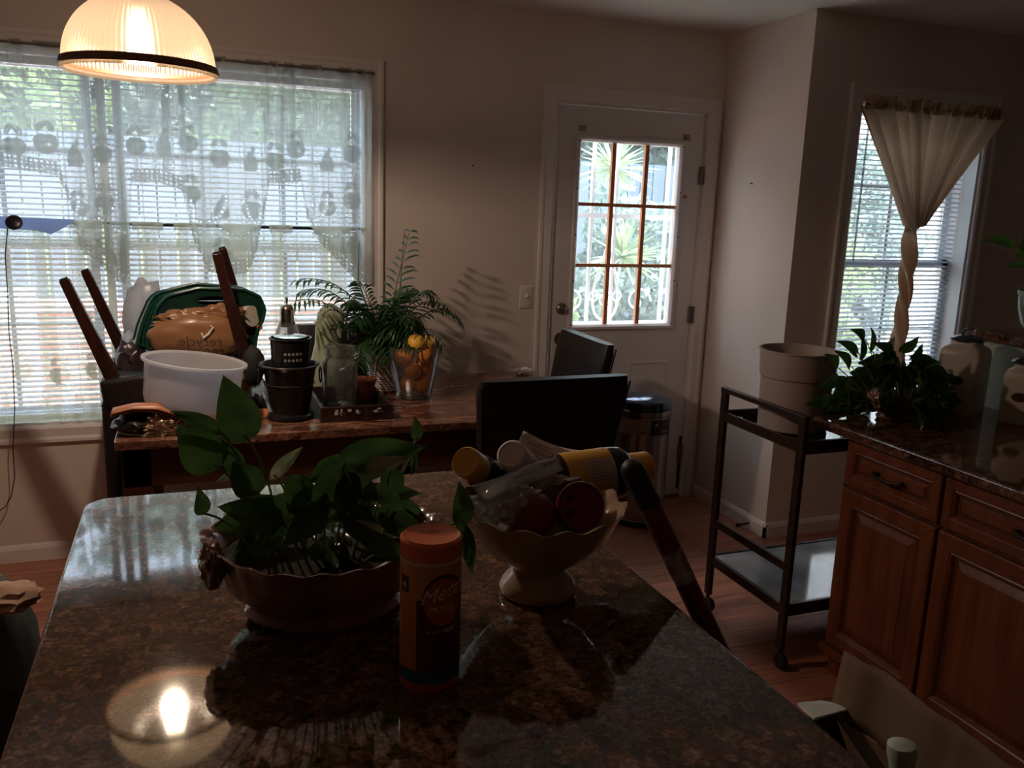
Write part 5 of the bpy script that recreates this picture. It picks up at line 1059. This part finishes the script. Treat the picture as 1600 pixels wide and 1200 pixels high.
canister(2.640, 2.035, .19, 'smaller cream canister cut by the right edge of the photo', .118)
# plant on the ledge
t = thing('potted_vine', (2.865, 2.19, 1.167), 'trailing plant in a smooth grey-green pot at the right photo edge', 'plant')
MB().lathe([(.001, 0), (.03, 0), (.045, .012), (.066, .04), (.080, .09), (.084, .13), (.083, .135), (.088, .14), (.088, .155), (.08, .155), (.076, .13), (.001, .12)], 44, ).build('pot', mat('grey_green_glaze', (.14, .19, .17), .25), t, smooth=True)
mL, mS = MB(), MB(); o0 = t.location.copy(); rs = random.Random(3)
for b_, tp, w_ in (((1585, 382), (1545, 372), .05), ((1597, 395), (1640, 370), .06), ((1600, 412), (1576, 416), .03), ((1600, 385), (1612, 350), .05), ((1610, 400), (1650, 410), .05)):
    B = at(*b_, 2.17)-o0; pleaf(mL, B, at(*tp, 2.16)-o0, w_, (.1, -1, .5), .3, .3, 3); mS.tube(curve3((0, 0, .13), (B.x*.5, B.y*.5, B.z*.9), B), .002, 5)
for i in range(12):
    a = rs.uniform(0, 2*PI); B = Vector((.06+.08*math.cos(a)*.7, .05*math.sin(a), rs.uniform(.2, .3))); pleaf(mL, B, B+Vector((.06*math.cos(a)+.02, .05*math.sin(a), rs.uniform(-.02, .03))), .045, (0, -1, .5), .3, .3, i); mS.tube([(0, 0, .13), B], .0018, 4)
mL.build('foliage', leafmat('vine_leaf', (.14, .30, .04), (.08, .2, .03), 12, .4), t, smooth=True, ang=180); mS.build('stem', pstem, t)

# ================================================================ FLOOR THINGS
t = thing('trash_can', (2.10, 3.655, 0), 'round stainless step trash can with dark lid before the door', 'trash can'); R_ = .135
MB().lathe([(.001, 0), (R_, 0), (R_+.003, .004), (R_+.003, .03), (R_, .032), (R_, .565), (.001, .565)], 64).build('body', M['steel'], t, smooth=True)
MB().lathe([(R_+.002, .03), (R_+.006, .028), (R_+.006, .0), (.001, 0)], 48).build('base_ring', M['blackp'], t, smooth=True)
MB().lathe([(R_-.002, .565), (R_+.004, .57), (R_+.004, .592), (R_-.002, .596)], 64).build('collar', M['steel'], t, smooth=True)
MB().lathe([(R_-.004, .597), (R_+.003, .6), (R_+.004, .63), (R_-.002, .642), (R_*.75, .656), (R_*.35, .664), (.001, .666)], 64).build('lid', mat('dark_blue_steel_lid', (.10, .12, .16), .16, metal=.8), t, smooth=True)
MB().bx(-.035, .035, -R_-.06, -R_+.02, .012, .024).build('pedal', M['blackp'], t, bevel=.003)
f0 = math.atan2(-3.655, -2.10)
def cpatch(name, p0, p1, z0, z1, mt, off=.001):
    n = 24; r = R_+off; vs = [(r*math.cos(f0+p0+(p1-p0)*i/n), r*math.sin(f0+p0+(p1-p0)*i/n), z) for z in (z0, z1) for i in range(n+1)]
    return MB().add(vs, [(i, i+1, n+2+i, n+1+i) for i in range(n)]).build(name, mt, t, smooth=True)
cpatch('label', -1.0, .30, .475, .553, mat('tan_sticker', (.32, .22, .19), .5)); cpatch('label', .30, 1.25, .475, .553, mat('black_sticker', (.02, .02, .022), .4), .0012)
MB().tube([(  (R_+.002)*math.cos(f0+a), (R_+.002)*math.sin(f0+a), z) for a, z in ((-.1, .497), (.0, .488), (.08, .487), (.16, .497), (.24, .498))], .0022, 5).build('label_mark', M['blackp'], t)
cpatch('label_mark', .78, 1.1, .49, .498, mat('grey_mark', (.4, .4, .42), .5), .0018); MB().lathe([(.001, .001), (.008, .001), (.008, 0)], 16, aim(((R_+.0015)*math.cos(f0+.52), (R_+.0015)*math.sin(f0+.52), .53), (math.cos(f0+.52), math.sin(f0+.52), 0))).build('label_mark', mat('grey_mark2', (.4, .4, .42), .5), t)
# bag at left
o = blob(MB(), (-.415, 1.72, .41), (.135, .17, .45), 61, .12, 2, 4, ridge=True).build('laundry_bag', mat('grey_green_bag', (.07, .085, .075), .6, col2=(.04, .05, .045), scale=6, bump=.2), smooth=True, loc=(-.415, 1.72, 0), ang=80); tag(o, 'tall dark grey-green cloth bag on the floor left of the island', 'bag')
o = blob(MB(), atZ(8, 934, .86), (.055, .05, .02), 62, .35).build('peach_towel', mat('peach_cloth', (.55, .36, .26), .9), smooth=True, loc=tuple(atZ(8, 934, .85))); tag(o, 'peach coloured cloth tucked in the top of the grey-green bag', 'cloth')
# cardboard box
t = thing('cardboard_box', (1.10, .98, 0), 'open brown cardboard box on the floor between island and cabinets', 'box'); cb_ = mat('cardboard', (.19, .115, .068), .85, var=.12, scale=5)
bx0, bx1, by0, by1, bh = .80, 1.33, .55, 1.365, .46; o0 = Vector(t.location); L = TR(-o0)
MB(L).bx(bx0, bx1, by0, by1, 0, .006).build('base', cb_, t)
MB(L).bx(bx0, bx0+.006, by0, by1, 0, bh).bx(bx1-.006, bx1, by0, by1, 0, bh).bx(bx0, bx1, by1-.006, by1, 0, bh).bx(bx0, bx1, by0, by0+.006, 0, bh).build('side', cb_, t)
f1 = MB(L); tx = bx1+.02
n = 40; vs = []
for j in range(7):
    for i in range(n+1):
        u = i/n; v = j/6; y = by0+(by1-by0)*u; cr_ = .004*(1 if int(u*8.5+.3) % 2 else -1)+.003*math.sin(u*60)*(abs(math.sin(u*9))) ; vs.append((bx1-.003+(tx-bx1)*v+cr_+.004*math.sin(u*17), y, bh+.145*v*(1-.04*math.sin(u*6))))
f1.add(vs, [(j*(n+1)+i, j*(n+1)+i+1, (j+1)*(n+1)+i+1, (j+1)*(n+1)+i) for j in range(6) for i in range(n)]).build('flap', cb_, t, smooth=True, solid=.005)
z_ = .50
q = [at(1246, 1098, 1.33), at(1283, 1094, 1.38), at(1338, 1104, 1.34), at(1272, 1122, 1.26)]
o = MB().add([tuple(p) for p in q]+[tuple(p+Vector((0, 0, -.005))) for p in q], [(0, 1, 2, 3), (7, 6, 5, 4)]+[(i, 4+i, 4+(i+1) % 4, (i+1) % 4) for i in range(4)]).build('paper_card', mat('white_card', (.72, .74, .66), .6), loc=tuple(q[0])); tag(o, 'white card sticking out of the cardboard box near the island corner', 'card')
o = blob(MB(), (1.07, 1.05, .27), (.17, .22, .17), 71, .25, 2.5, 4).build('trash_bag', mat('black_bag_film', (.012, .013, .014), .25, bump=.4, scale=12), smooth=True, loc=(1.05, 1.07, .08), ang=80); tag(o, 'shiny black plastic bag filling the cardboard box', 'bag')
p = at(1412, 1168, 1.02); o = MB().tube([p+Vector((.02, -.03, -.16)), p+Vector((.005, -.01, -.08)), p+Vector((0, 0, -.03)), p+Vector((-.002, 0, -.012)), p+Vector((-.004, .002, .006)), p+Vector((-.004, .002, .014))], [.030, .024, .022, .026, .024, .008], 20).build('white_bottle', mat('pale_green_white_plastic', (.55, .62, .55), .35), smooth=True, loc=tuple(p+Vector((.02, -.03, -.16)))); tag(o, 'pale whitish bottle neck poking from the box at the bottom edge', 'bottle')
